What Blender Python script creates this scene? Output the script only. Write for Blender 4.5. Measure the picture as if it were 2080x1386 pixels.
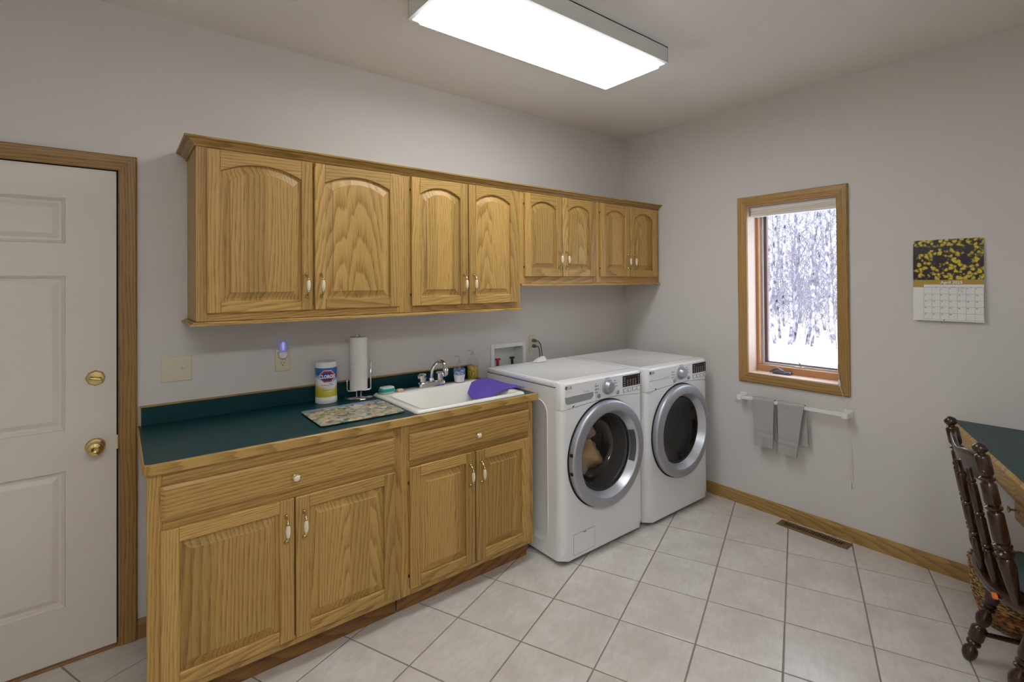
import bpy, bmesh, math, random
from mathutils import Vector, Matrix
random.seed(7)
for o in list(bpy.data.objects): bpy.data.objects.remove(o)
scn = bpy.context.scene
COL = scn.collection
PI = math.pi

# ------------------------------------------------------------------ camera
FPX, PX, PY = 1021.861, 1065.966, 566.257
cam = bpy.data.cameras.new('camera'); cam.sensor_width = 36.0; cam.lens = FPX / 2080 * 36.0
cam.shift_x = -(PX - 1040) / 2080; cam.shift_y = -(693 - PY) / 2080
cam.clip_start = 0.02; cam.clip_end = 300
camo = bpy.data.objects.new('camera', cam); COL.objects.link(camo)
yw, pt, rl = (math.radians(a) for a in (39.0248, 0.4612, -0.4009))
fw = Vector((math.sin(yw) * math.cos(pt), math.cos(yw) * math.cos(pt), math.sin(pt)))
rt = Vector((math.cos(yw), -math.sin(yw), 0)); upv = rt.cross(fw)
rt, upv = rt * math.cos(rl) + upv * math.sin(rl), upv * math.cos(rl) - rt * math.sin(rl)
camo.matrix_world = Matrix(((rt.x, upv.x, -fw.x, -3.3488), (rt.y, upv.y, -fw.y, -2.7736), (rt.z, upv.z, -fw.z, 1.5328), (0, 0, 0, 1)))
scn.camera = camo

# ------------------------------------------------------------------ world, sun, exposure
W = bpy.data.worlds.new('sky'); scn.world = W; W.use_nodes = True
bg = W.node_tree.nodes['Background']; bg.inputs[0].default_value = (0.78, 0.86, 1.0, 1); bg.inputs[1].default_value = 5.0
sun = bpy.data.lights.new('sun', 'SUN'); sun.energy = 3.5; sun.angle = 0.02; sun.color = (1.0, 0.95, 0.87)
suno = bpy.data.objects.new('sun', sun); COL.objects.link(suno); suno.rotation_euler = (math.radians(38), math.radians(-38), 0)
LAMP = 14.0            # radiance of the fluorescent lens
FILL_LAMP = 27.0        # radiance of the fill fixture added unseen behind the camera to brighten the room
vs = scn.view_settings
vs.view_transform = 'Standard'; vs.look = 'None'; vs.exposure = 0.10; vs.gamma = 1.0; vs.use_curve_mapping = False

# ------------------------------------------------------------------ helpers: materials
def lin(c):
    return tuple(((v / 255) / 12.92 if v / 255 <= .04045 else ((v / 255 + .055) / 1.055) ** 2.4) for v in c) + (1.0,)

class NT:
    def __init__(s, name):
        s.m = bpy.data.materials.new(name); s.m.use_nodes = True
        s.t = s.m.node_tree; s.p = s.t.nodes['Principled BSDF']; s.out = s.t.nodes['Material Output']
    def n(s, typ, **kw):
        nd = s.t.nodes.new('ShaderNode' + typ)
        for k, v in kw.items():
            if k.startswith('i_'):
                key = k[2:]; key = int(key) if key.isdigit() else key
                if isinstance(v, bpy.types.NodeSocket): s.t.links.new(v, nd.inputs[key])
                else: nd.inputs[key].default_value = v
            else: setattr(nd, k, v)
        return nd
    def link(s, a, b): s.t.links.new(a, b)
    def math(s, op, a, b=0.0, clamp=False):
        nd = s.t.nodes.new('ShaderNodeMath'); nd.operation = op; nd.use_clamp = clamp
        for i, v in enumerate((a, b)):
            if isinstance(v, bpy.types.NodeSocket): s.t.links.new(v, nd.inputs[i])
            else: nd.inputs[i].default_value = v
        return nd.outputs[0]
    def vmath(s, op, a, b=(0, 0, 0)):
        nd = s.t.nodes.new('ShaderNodeVectorMath'); nd.operation = op
        for i, v in enumerate((a, b)):
            if isinstance(v, bpy.types.NodeSocket): s.t.links.new(v, nd.inputs[i])
            else: nd.inputs[i].default_value = v
        return nd.outputs[1] if op == 'LENGTH' else nd.outputs[0]
    def mix(s, fac, a, b, blend='MIX'):
        nd = s.t.nodes.new('ShaderNodeMix'); nd.data_type = 'RGBA'; nd.blend_type = blend
        for i, v in ((0, fac), (6, a), (7, b)):
            if isinstance(v, bpy.types.NodeSocket): s.t.links.new(v, nd.inputs[i])
            else: nd.inputs[i].default_value = v
        return nd.outputs[2]
    def ramp(s, fac, stops, interp='LINEAR'):
        nd = s.t.nodes.new('ShaderNodeValToRGB'); cr = nd.color_ramp; cr.interpolation = interp
        while len(cr.elements) < len(stops): cr.elements.new(0.5)
        for e, (p, c) in zip(cr.elements, stops): e.position = p; e.color = c if len(c) == 4 else lin(c)
        s.t.links.new(fac, nd.inputs[0]); return nd.outputs[0]
    def coord(s, which='Object'): return s.n('TexCoord').outputs[which]
    def noise(s, vec, scale, detail=2.0, rough=.5):
        return s.n('TexNoise', i_Vector=vec, i_Scale=scale, i_Detail=detail, i_Roughness=rough).outputs[0]
    def scale(s, vec, sc): return s.n('Mapping', i_Vector=vec, i_Scale=sc).outputs[0]
    def bump(s, h, strength=.2, dist=.002):
        b = s.n('Bump', i_Strength=strength, i_Distance=dist, i_Height=h); s.link(b.outputs[0], s.p.inputs['Normal'])
    def col(s, c):
        if isinstance(c, bpy.types.NodeSocket): s.link(c, s.p.inputs['Base Color'])
        else: s.p.inputs['Base Color'].default_value = c
    def set(s, rough=None, metal=None, spec=None, coat=None):
        if rough is not None: s.p.inputs['Roughness'].default_value = rough
        if metal is not None: s.p.inputs['Metallic'].default_value = metal
        if spec is not None: s.p.inputs['Specular IOR Level'].default_value = spec
        if coat is not None: s.p.inputs['Coat Weight'].default_value = coat; s.p.inputs['Coat Roughness'].default_value = .12

def plain(name, c, rough=.5, metal=0., spec=.5, coat=None, var=.04, sc=30):
    k = NT(name); base = lin(c)
    nz = k.noise(k.coord(), sc, 3)
    dark = tuple(v * (1 - var * 2) for v in base[:3]) + (1,); lite = tuple(min(1, v * (1 + var)) for v in base[:3]) + (1,)
    k.col(k.mix(nz, dark, lite)); k.set(rough, metal, spec, coat); return k.m

def oak(name, axis, strips=False, light=(192, 155, 89), dark=(140, 101, 45), rough=.40):
    """oak boards: growth rings cut on a slant (cathedral figure) + long pores, grain along axis"""
    k = NT(name); g = 'xyz'.index(axis); a, b = {'x': (2, 1), 'y': (2, 0), 'z': (0, 1)}[axis]
    c = k.coord(); rnd = k.n('ObjectInfo').outputs['Random']
    sep = k.n('SeparateXYZ', i_0=c).outputs
    A, Bc, G = sep[a], sep[b], sep[g]
    if axis == 'z': A = k.math('ADD', sep[0], sep[1]); Bc = k.math('SUBTRACT', sep[0], sep[1]); Bc = k.math('MULTIPLY', Bc, .08)
    r1 = k.math('MULTIPLY', rnd, 37.7)
    if strips:
        sidx = k.math('FLOOR', k.math('DIVIDE', k.math('ADD', A, r1), .088))
        wn = k.n('TexWhiteNoise', noise_dimensions='1D', i_W=k.math('ADD', sidx, r1)).outputs
        rr = wn[0]
    else:
        rr = k.n('TexWhiteNoise', noise_dimensions='1D', i_W=r1).outputs[0]
    off = k.math('MULTIPLY', k.math('SUBTRACT', rr, .5), .34)
    st = [1.0, 1.0, 1.0]; st[g] = .1
    vs_ = k.vmath('ADD', k.scale(c, tuple(st)), k.n('CombineXYZ', i_0=k.math('MULTIPLY', rr, 9.), i_1=r1, i_2=0.).outputs[0])
    d1 = k.math('MULTIPLY', k.math('SUBTRACT', k.noise(vs_, 7., 3), .5), .10)
    d2 = k.math('MULTIPLY', k.math('SUBTRACT', k.noise(vs_, 40., 2), .5), .012)
    aa = k.math('ADD', k.math('ADD', A, off), d1)
    bb = k.math('ADD', k.math('ADD', Bc, k.math('MULTIPLY', G, .085)), k.math('ADD', k.math('MULTIPLY', rr, .07), d2))
    rad = k.vmath('LENGTH', k.n('CombineXYZ', i_0=aa, i_1=bb, i_2=0.).outputs[0])
    saw = k.math('FRACT', k.math('MULTIPLY', rad, k.math('ADD', k.math('MULTIPLY', rr, 60.), 48.)))
    ringf = k.ramp(saw, [(0., (1, 1, 1, 1)), (.12, (.75, .75, .75, 1)), (.55, (.12, .12, .12, 1)), (.9, (0, 0, 0, 1)), (1., (1, 1, 1, 1))])
    ps = [420., 420., 420.]; ps[g] = 14.
    pore = k.ramp(k.noise(k.scale(vs_, tuple(p / (1 if i != g else .1) for i, p in enumerate(ps))), 1., 2), [(.42, (0, 0, 0, 1)), (.66, (1, 1, 1, 1))])
    f = k.math('ADD', k.math('MULTIPLY', ringf, .46), k.math('MULTIPLY', pore, k.math('ADD', k.math('MULTIPLY', ringf, .5), .22)), True)
    base = k.mix(f, lin(light), lin(dark))
    tone = k.math('ADD', k.math('MULTIPLY', rr, .36), .80)
    tc = k.n('CombineXYZ', i_0=tone, i_1=tone, i_2=k.math('SUBTRACT', k.math('MULTIPLY', tone, 1.15), .15)).outputs[0]
    k.col(k.mix(1., base, tc, 'MULTIPLY')); k.set(rough, spec=.42)
    k.bump(f, .12, .0006)
    return k.m

def darkwood(name):
    k = NT(name); c = k.coord()
    n1 = k.noise(k.scale(c, (90, 90, 8)), 1., 3); n2 = k.noise(c, 14., 2)
    k.col(k.mix(n1, k.mix(n2, lin((58, 34, 22)), lin((78, 46, 27))), lin((36, 22, 16)))); k.set(.26, spec=.5, coat=.3); return k.m

def glass(name, tint=(1, 1, 1), refl=.9, ior=1.45, rough=.0):
    k = NT(name); k.t.nodes.remove(k.p)
    tr = k.n('BsdfTransparent', i_Color=tint + (1,)); gl = k.n('BsdfGlossy', i_Color=(refl, refl, refl, 1), i_Roughness=rough)
    fc = k.n('LayerWeight', i_Blend=.5).outputs['Facing']; fa_ = k.math('ADD', k.math('MULTIPLY', k.math('POWER', fc, 4.), .55), (ior - 1) ** 2 / (ior + 1) ** 2 * 1.6)
    mx = k.n('MixShader', i_0=fa_, i_1=tr.outputs[0], i_2=gl.outputs[0])
    k.link(mx.outputs[0], k.out.inputs[0]); return k.m

def emit(name, c, strength):
    k = NT(name); k.col(lin(c)); k.p.inputs['Emission Color'].default_value = lin(c); k.p.inputs['Emission Strength'].default_value = strength
    k.set(.5); return k.m

M = {}
# wall, ceiling
def wallmat(name, c, sc, st, var=.02):
    k = NT(name); co = k.coord(); nz = k.noise(co, 1.3, 3); base = lin(c)
    k.col(k.mix(nz, tuple(v * (1 - var) for v in base[:3]) + (1,), tuple(v * (1 + var) for v in base[:3]) + (1,)))
    k.set(.75, spec=.25); k.bump(k.noise(co, sc, 3, .6), st, .003); return k.m
M['wall'] = wallmat('wall_paint', (213, 208, 203), 220., .08)
M['ceil'] = wallmat('ceiling_texture', (234, 230, 224), 130., .55)
M['sofwhite'] = plain('soft_white_paint', (222, 214, 202), .45, var=.015, sc=4)
M['oakz'] = oak('oak_vertical_grain', 'z'); M['oakx'] = oak('oak_horizontal_grain', 'x'); M['oaky'] = oak('oak_cross_grain', 'y')
M['oakp'] = oak('oak_glued_panel', 'z', True)
M['toe'] = oak('oak_toe_kick', 'x', light=(150, 106, 60), dark=(104, 66, 34))
M['casz'] = oak('oak_casing_vertical', 'z', light=(158, 122, 68), dark=(112, 78, 38)); M['casx'] = oak('oak_casing_horizontal', 'x', light=(158, 122, 68), dark=(112, 78, 38))
M['casy'] = oak('oak_casing_sill', 'y', light=(178, 142, 86), dark=(132, 96, 50)); M['casz2'] = oak('oak_window_casing', 'z', light=(178, 142, 86), dark=(132, 96, 50))
M['jamb'] = plain('daylit_wood_jamb', (224, 200, 184), .5, var=.05, sc=12)  # stained wood; the window daylight falling on it is put into this pale colour
M['fir'] = plain('stained_fir', (190, 138, 92), .45, var=.08, sc=18)
M['lam'] = plain('green_laminate', (0, 56, 60), .36, spec=.3, var=.05, sc=260)
M['grout'] = plain('grout', (140, 130, 118), .9, var=.08, sc=60)
M['white'] = plain('white_enamel', (236, 236, 236), .22, spec=.5, coat=.3, var=.0)
M['whitep'] = plain('white_plastic', (228, 228, 226), .4, var=.01)
M['offw'] = plain('offwhite_sink', (236, 232, 222), .18, coat=.4, var=.005)
M['ivory'] = plain('ivory_plastic', (216, 206, 178), .4, var=.01)
M['silver'] = plain('silver_paint', (176, 178, 186), .42, .7, var=.01)
M['silver2'] = plain('pale_silver_paint', (206, 208, 214), .3, .6, var=.01)
M['chrome'] = plain('chrome', (226, 226, 228), .07, 1., var=.0)
M['nickel'] = plain('antique_brass', (206, 190, 150), .22, 1., var=.06)
M['brass'] = plain('polished_brass', (206, 184, 126), .14, 1., var=.04)
M['porc'] = plain('cream_porcelain', (232, 216, 190), .2, coat=.4, var=.02)
M['gap'] = plain('dark_shadow_gap', (14, 12, 10), .8, var=0)
M['rubber'] = plain('dark_rubber', (34, 34, 36), .6)
M['seam'] = plain('grey_seam', (150, 150, 152), .5)
M['print'] = plain('grey_print', (120, 120, 124), .6, var=0)
M['printd'] = plain('dark_print', (60, 60, 66), .6, var=0)
M['disp'] = plain('display_window', (24, 22, 30), .15, var=.0)
M['dispt'] = plain('display_marks', (196, 190, 200), .5, var=0)
M['dispo'] = plain('display_segments', (150, 116, 100), .5, var=0)
M['cream'] = plain('pale_print', (238, 238, 234), .6, var=0)
M['drum'] = plain('drum_steel', (92, 88, 84), .45, .5)
M['gasket'] = plain('grey_gasket', (92, 92, 94), .5)
M['glassdoor'] = glass('washer_door_glass', (.93, .91, .88), .9, 1.5)
M['glassdark'] = glass('dryer_door_glass', (.34, .32, .31), .9, 1.5)
M['pane'] = glass('window_glass', (.97, .98, .98), .8, 1.35)
M['clear'] = glass('clear_glass', (.975, .98, .985), .9, 1.42)
M['dk'] = darkwood('dark_stained_wood')
M['cord'] = plain('grey_cord', (98, 96, 96), .5)
M['wcord'] = plain('white_cord', (226, 220, 208), .7)
M['blind'] = plain('cream_blind_fabric', (232, 224, 206), .8)
M['purple'] = plain('purple_microfibre', (106, 86, 180), .95, spec=.1, var=.12, sc=420)
M['red'] = plain('red_valve', (190, 16, 22), .4); M['blk'] = plain('black_valve', (18, 20, 30), .4)
M['orange'] = plain('orange_sticker', (240, 120, 40), .5)
M['vent'] = plain('brown_vent_metal', (128, 104, 78), .45, .3)
M['screen'] = plain('grey_screen_frame', (196, 198, 202), .4, .0)
M['brown'] = plain('brown_sash', (120, 92, 84), .5)
M['crank'] = plain('pewter_crank', (120, 124, 140), .3, .8)

def towelmat():
    k = NT('grey_terry'); c = k.coord(); nz = k.noise(c, 380., 3, .7); n2 = k.noise(c, 30., 2)
    k.col(k.mix(nz, lin((140, 136, 134)), k.mix(n2, lin((196, 191, 188)), lin((212, 207, 203))))); k.set(.95, spec=.1); k.bump(nz, .5, .003); return k.m
M['terry'] = towelmat()
def tilemat():
    k = NT('ceramic_tile'); c = k.coord(); rnd = k.n('ObjectInfo').outputs['Random']
    v = k.vmath('ADD', c, k.n('CombineXYZ', i_0=k.math('MULTIPLY', rnd, 31.), i_1=k.math('MULTIPLY', rnd, 17.), i_2=0.).outputs[0])
    n1 = k.noise(v, 5., 4, .6); n2 = k.noise(k.scale(v, (1, 2.6, 1)), 16., 5, .65)
    base = k.mix(k.ramp(n1, [(.35, (0, 0, 0, 1)), (.7, (1, 1, 1, 1))]), lin((216, 210, 202)), lin((199, 190, 180)))
    k.col(k.mix(k.ramp(n2, [(.45, (0, 0, 0, 1)), (.75, (.6, .6, .6, 1))]), base, lin((190, 182, 173))))
    k.set(.24, spec=.5); k.bump(n2, .3, .004); return k.m
M['tile'] = tilemat()

# ------------------------------------------------------------------ helpers: geometry
class B:
    def __init__(s): s.v = []; s.f = []
    def add(s, v, f):
        o = len(s.v); s.v += [tuple(p) for p in v]; s.f += [tuple(i + o for i in q) for q in f]; return s
    def box(s, x0, x1, y0, y1, z0, z1, bev=0.):
        x0, x1 = min(x0, x1), max(x0, x1); y0, y1 = min(y0, y1), max(y0, y1); z0, z1 = min(z0, z1), max(z0, z1)
        b = min(bev, .45 * min(x1 - x0, y1 - y0, z1 - z0))
        if b <= 0:
            v = [(x, y, z) for z in (z0, z1) for y in (y0, y1) for x in (x0, x1)]
            return s.add(v, [(0, 2, 3, 1), (4, 5, 7, 6), (0, 1, 5, 4), (2, 6, 7, 3), (0, 4, 6, 2), (1, 3, 7, 5)])
        v = []; ix = {}
        for i in (0, 1):
            for j in (0, 1):
                for k in (0, 1):
                    c = ((x0, x1)[i], (y0, y1)[j], (z0, z1)[k]); d = (b if i == 0 else -b, b if j == 0 else -b, b if k == 0 else -b)
                    for a in range(3):
                        p = [c[q] + d[q] for q in range(3)]; p[a] = c[a]; ix[(i, j, k, a)] = len(v); v.append(p)
        f = []; q = lambda i, j, k, a: ix[(i, j, k, a)]
        for t in (0, 1):
            f.append((q(t, 0, 0, 0), q(t, 1, 0, 0), q(t, 1, 1, 0), q(t, 0, 1, 0)))
            f.append((q(0, t, 0, 1), q(1, t, 0, 1), q(1, t, 1, 1), q(0, t, 1, 1)))
            f.append((q(0, 0, t, 2), q(1, 0, t, 2), q(1, 1, t, 2), q(0, 1, t, 2)))
        for s1 in (0, 1):
            for s2 in (0, 1):
                f.append((q(0, s1, s2, 1), q(1, s1, s2, 1), q(1, s1, s2, 2), q(0, s1, s2, 2)))
                f.append((q(s1, 0, s2, 0), q(s1, 1, s2, 0), q(s1, 1, s2, 2), q(s1, 0, s2, 2)))
                f.append((q(s1, s2, 0, 0), q(s1, s2, 1, 0), q(s1, s2, 1, 1), q(s1, s2, 0, 1)))
        for i in (0, 1):
            for j in (0, 1):
                for k in (0, 1): f.append((q(i, j, k, 0), q(i, j, k, 1), q(i, j, k, 2)))
        return s.add(v, f)
    def loft(s, rings, cap0=True, cap1=True, closed=True, wrap=False):
        n = len(rings[0]); v = [p for r in rings for p in r]; f = []
        m = len(rings)
        for i in range(m if wrap else m - 1):
            i2 = (i + 1) % m
            for j in range(n if closed else n - 1):
                j2 = (j + 1) % n; f.append((i * n + j, i * n + j2, i2 * n + j2, i2 * n + j))
        if cap0 and not wrap: f.append(tuple(range(n - 1, -1, -1)))
        if cap1 and not wrap: f.append(tuple((m - 1) * n + j for j in range(n)))
        return s.add(v, f)
    def prism(s, poly, ax, a0, a1):
        mp = {'x': lambda p, a: (a, p[0], p[1]), 'y': lambda p, a: (p[0], a, p[1]), 'z': lambda p, a: (p[0], p[1], a)}[ax]
        return s.loft([[mp(p, a0) for p in poly], [mp(p, a1) for p in poly]])
    def lathe(s, prof, c=(0, 0, 0), ax='z', seg=24, cap0=True, cap1=True):
        R_ = []
        for r, h in prof:
            ring = []
            for i in range(seg):
                t = 2 * PI * i / seg; p, q = r * math.cos(t), r * math.sin(t)
                d = {'z': (p, q, h), 'y': (p, h, q), 'x': (h, p, q)}[ax]
                ring.append((c[0] + d[0], c[1] + d[1], c[2] + d[2]))
            R_.append(ring)
        return s.loft(R_, cap0, cap1)
    def turned(s, p0, p1, prof, seg=14):
        p0, p1 = Vector(p0), Vector(p1); d = p1 - p0; L = d.length; d = d / L
        e1 = d.orthogonal().normalized(); e2 = d.cross(e1)
        return s.loft([[p0 + d * (t * L) + (e1 * math.cos(2 * PI * i / seg) + e2 * math.sin(2 * PI * i / seg)) * max(r, 1e-4) for i in range(seg)] for t, r in prof])
    def tube(s, path, r, seg=8, closed=False):
        P = [Vector(p) for p in path]; rr = r if callable(r) else (lambda t: r); n = len(P); R_ = []
        e1 = None
        for i, p in enumerate(P):
            d = (P[(i + 1) % n] - P[i - 1]) if closed else (P[min(i + 1, n - 1)] - P[max(i - 1, 0)])
            d.normalize()
            e1 = d.orthogonal().normalized() if e1 is None else (e1 - d * e1.dot(d)).normalized()
            e2 = d.cross(e1); q = rr(i / max(1, n - 1))
            R_.append([p + (e1 * math.cos(2 * PI * j / seg) + e2 * math.sin(2 * PI * j / seg)) * q for j in range(seg)])
        return s.loft(R_, wrap=closed)
    def sphere(s, c, r, seg=14, sz=1.):
        prof = [(max(1e-4, r * math.sin(PI * i / 10)), -r * sz * math.cos(PI * i / 10)) for i in range(11)]
        return s.lathe(prof, c, 'z', seg)
    def xf(s, fn): s.v = [tuple(fn(Vector(p))) for p in s.v]; return s
    def join(s, o): return s.add(o.v, o.f)

def mesh(name, b, mat, smooth=None, org=(0, 0, 0), recalc=True):
    me = bpy.data.meshes.new(name)
    me.from_pydata([(p[0] - org[0], p[1] - org[1], p[2] - org[2]) for p in b.v], [], b.f)
    if recalc:
        bm = bmesh.new(); bm.from_mesh(me); bmesh.ops.recalc_face_normals(bm, faces=bm.faces); bm.to_mesh(me); bm.free()
    me.materials.append(mat if not isinstance(mat, str) else M[mat])
    if smooth is not None:
        me.polygons.foreach_set('use_smooth', [True] * len(me.polygons)); me.set_sharp_from_angle(angle=math.radians(smooth))
    me.update(); return me

ORG = {}
def link(name, data, parent=None, loc=(0, 0, 0), rot=None):
    o = bpy.data.objects.new(name, data); COL.objects.link(o); o.location = loc
    if rot: o.rotation_euler = rot
    if parent: o.parent = parent
    return o
def obj(name, b, mat, parent=None, smooth=None, org=None, local=False):
    """mesh object; b is in world coordinates (local=True: in the root thing's own frame)"""
    if parent is not None:
        base = (0, 0, 0) if local else ORG[parent.name]
        o = link(name, mesh(name, b, mat, smooth, base), parent); ORG[o.name] = ORG[parent.name]
    else:
        if org is None: org = (0, 0, 0)
        o = link(name, mesh(name, b, mat, smooth, org), None, org); ORG[o.name] = tuple(org)
    return o
def tag(o, label, cat, group=None):
    o['label'] = label; o['category'] = cat
    if group: o['group'] = group
    return o
def thing(name, label, cat, loc=(0, 0, 0), rz=0., group=None):
    o = link(name, None, None, loc, (0, 0, rz)); o.empty_display_size = .05; ORG[o.name] = tuple(loc)
    return tag(o, label, cat, group)
def inst(name, me, parent, wloc, rot=None):
    b = ORG[parent.name]; o = link(name, me, parent, tuple(wloc[i] - b[i] for i in range(3)), rot); ORG[o.name] = tuple(wloc); return o
def struct(name, b=None, mat=None, smooth=None, loc=(0, 0, 0)):
    o = link(name, mesh(name, b, mat, smooth) if b else None); ORG[o.name] = (0, 0, 0); o['kind'] = 'structure'; return o

def rrect(x0, x1, z0, z1, r, n=5):
    pts = []
    for cx, cz, a0 in ((x1 - r, z1 - r, 0), (x0 + r, z1 - r, 90), (x0 + r, z0 + r, 180), (x1 - r, z0 + r, 270)):
        for i in range(n + 1):
            a = math.radians(a0 + 90 * i / n); pts.append((cx + r * math.cos(a), cz + r * math.sin(a)))
    return pts
def text(s, size, fn, bold=0., align='CENTER', squash=1.):
    """lettering as flat geometry; fn maps (x, y) of the text plane to world"""
    cu = bpy.data.curves.new('lettering', 'FONT'); cu.body = s; cu.size = size; cu.offset = bold; cu.align_x = align; cu.resolution_u = 3
    o = bpy.data.objects.new('lettering', cu); COL.objects.link(o)
    dg = bpy.context.evaluated_depsgraph_get(); dg.update()
    me = bpy.data.meshes.new_from_object(o.evaluated_get(dg)); b = B()
    b.add([fn(v.co.x * squash, v.co.y) for v in me.vertices], [tuple(p.vertices) for p in me.polygons])
    bpy.data.objects.remove(o); bpy.data.curves.remove(cu); bpy.data.meshes.remove(me); return b

# ------------------------------------------------------------------ room shell
H = 2.74
ROOM = [(0, 0), (-4.6, 0), (-4.6, -4.668), (0, -2.763)]
UX, UY = .9239, .3827                       # direction of the desk wall and of the tile courses (22.5 degrees)

def grid_wall(u0, u1, z0, z1, holes, fn, t0, t1):
    us = sorted({u0, u1, *[h[0] for h in holes], *[h[1] for h in holes]}); zs = sorted({z0, z1, *[h[2] for h in holes], *[h[3] for h in holes]})
    b = B()
    for i in range(len(us) - 1):
        for j in range(len(zs) - 1):
            cu, cz = (us[i] + us[i + 1]) / 2, (zs[j] + zs[j + 1]) / 2
            if any(h[0] < cu < h[1] and h[2] < cz < h[3] for h in holes): continue
            fn(b, us[i], us[i + 1], zs[j], zs[j + 1], t0, t1)
    return b
DX0, DX1, DZ1 = -4.272, -3.342, 2.034       # door opening
WBX0, WBX1, WBZ0, WBZ1 = -1.372, -1.128, .93, 1.088
WY0, WY1, WZ0, WZ1 = -1.617, -1.058, .906, 2.046   # window opening
struct('wall_back', grid_wall(-4.75, .2, 0, H, [(DX0, DX1, -1, DZ1), (WBX0, WBX1, WBZ0, WBZ1)], lambda b, a, c, d, e, t0, t1: b.box(a, c, t0, t1, d, e), 0, .14), 'wall')
struct('wall_right', grid_wall(-3.2, 0, 0, H, [(WY0, WY1, WZ0, WZ1)], lambda b, a, c, d, e, t0, t1: b.box(t0, t1, a, c, d, e), 0, .2), 'wall')
struct('wall_left', B().box(-4.75, -4.6, -5.2, 0, 0, H), 'wall')
b = B().prism([(.2, -2.763 + .2 * .4142), (-4.75, -4.668 - .15 * .4142), (-4.75, -4.9), (.2, -2.85)], 'z', 0, H)
struct('wall_front', b, 'wall')
struct('ceiling', B().box(-4.8, .25, -5.2, .2, H, H + .15), 'ceil')
fl = struct('floor', B().prism(ROOM, 'z', -.08, -.0035), 'grout')

# floor tiles, one object each, laid 22.5 degrees off the cabinet wall
def clip(poly, a, c):
    out = []; n = len(poly)
    sd = lambda p: (c[0] - a[0]) * (p[1] - a[1]) - (c[1] - a[1]) * (p[0] - a[0])
    for i in range(n):
        p, q = poly[i], poly[(i + 1) % n]; sp, sq = sd(p), sd(q)
        if sp >= 0: out.append(p)
        if sp * sq < 0: t = sp / (sp - sq); out.append((p[0] + (q[0] - p[0]) * t, p[1] + (q[1] - p[1]) * t))
    return out
TS, TG = .33, .0032
ca, sa = math.cos(math.radians(22.55)), math.sin(math.radians(22.55))
def tile_prism(poly, cx, cy):
    b = B(); n = len(poly); ins = .0022
    inner = [(cx + (p[0] - cx) * (1 - ins / .16), cy + (p[1] - cy) * (1 - ins / .16)) for p in poly]
    b.loft([[(p[0], p[1], -.012) for p in poly], [(p[0], p[1], -.0012) for p in poly], [(p[0], p[1], 0) for p in inner]])
    return b
full = None
for i in range(-14, 16):
    for j in range(-14, 16):
        o0 = (-1.8301 + TS * ((j + .5) * ca + (i + .5) * sa), -.6446 + TS * ((j + .5) * sa - (i + .5) * ca))
        h = TS / 2 - TG
        quad = [(o0[0] + h * (s1 * ca - s2 * sa), o0[1] + h * (s1 * sa + s2 * ca)) for s1, s2 in ((-1, -1), (1, -1), (1, 1), (-1, 1))]
        poly = quad
        for k in range(4): poly = clip(poly, ROOM[k], ROOM[(k + 1) % 4]) if poly else poly
        if len(poly) < 3: continue
        ar = abs(sum(poly[k][0] * poly[(k + 1) % len(poly)][1] - poly[(k + 1) % len(poly)][0] * poly[k][1] for k in range(len(poly)))) / 2
        if ar < .0006: continue
        if len(poly) == 4 and ar > (2 * h) ** 2 * .999:
            if full is None:
                full = mesh('tile', tile_prism([(-h, -h), (h, -h), (h, h), (-h, h)], 0, 0), 'tile')
            o = link('tile', full, fl, (o0[0], o0[1], 0), (0, 0, math.radians(22.55)))
        else:
            cx = sum(p[0] for p in poly) / len(poly); cy = sum(p[1] for p in poly) / len(poly)
            me = mesh('tile', tile_prism([(p[0] - cx, p[1] - cy) for p in poly], 0, 0), 'tile'); o = link('tile', me, fl, (cx, cy, 0))

# baseboards
def base_prof(t0, t1): return [(0, 0), (.013, 0), (.013, .062), (.009, .072), (.006, .082), (0, .082)]
bp = base_prof(0, 1)
struct('baseboard_right', B().prism([(-p[0], p[1]) for p in bp], 'y', -.0, -2.76), 'casy')
struct('baseboard_back', B().loft([[(x, -p[0], p[1]) for p in bp] for x in (-3.2795, -3.246)]), 'casx')
struct('baseboard_left', B().loft([[(-4.6 + p[0], y, p[1]) for p in bp] for y in (-.02, -4.6)]), 'casy')

# ------------------------------------------------------------------ entry door and casing
d = struct('door_1')
SX0, SX1, SZ0, SZ1 = -4.264, -3.351, .012, 2.022
YF, YB = .004, .046
obj('jamb', B().box(DX1 - .004, DX1 + .0, .0, .14, 0, DZ1).box(DX0, DX0 + .004, 0, .14, 0, DZ1).box(DX0, DX1, 0, .14, DZ1 - .006, DZ1)
    .box(DX1 - .016, DX1 - .004, .05, .14, 0, DZ1).box(DX0, DX1, .06, .14, DZ1 - .02, DZ1), 'gap', d)
PANX = [(-4.10, -3.872), (-3.740, -3.512)]; PANZ = [(1.706, 1.893), (.944, 1.575), (.228, .781)]
holes = [(a, c, e, f_) for a, c in PANX for e, f_ in PANZ]
slab = obj('door_slab', grid_wall(SX0, SX1, SZ0, SZ1, holes, lambda b, a, c, e, f_, t0, t1: b.box(a, c, t0, t1, e, f_), YF, YB), 'sofwhite', d)
for a, c in PANX:
    for e, f_ in PANZ:
        R = lambda ins, y: [(a + ins, y, e + ins), (c - ins, y, e + ins), (c - ins, y, f_ - ins), (a + ins, y, f_ - ins)]
        obj('door_panel', B().loft([R(0, YF), R(.003, YF - .003), R(.010, YF + .004), R(.013, YF + .010), R(.022, YF + .011), R(.040, YF + .002), R(.043, YF + .0015)], cap0=False), 'sofwhite', slab)
obj('threshold', B().box(DX0, DX1 + .0, -.01, .13, .0, .008, .003), 'toe', d)
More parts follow.
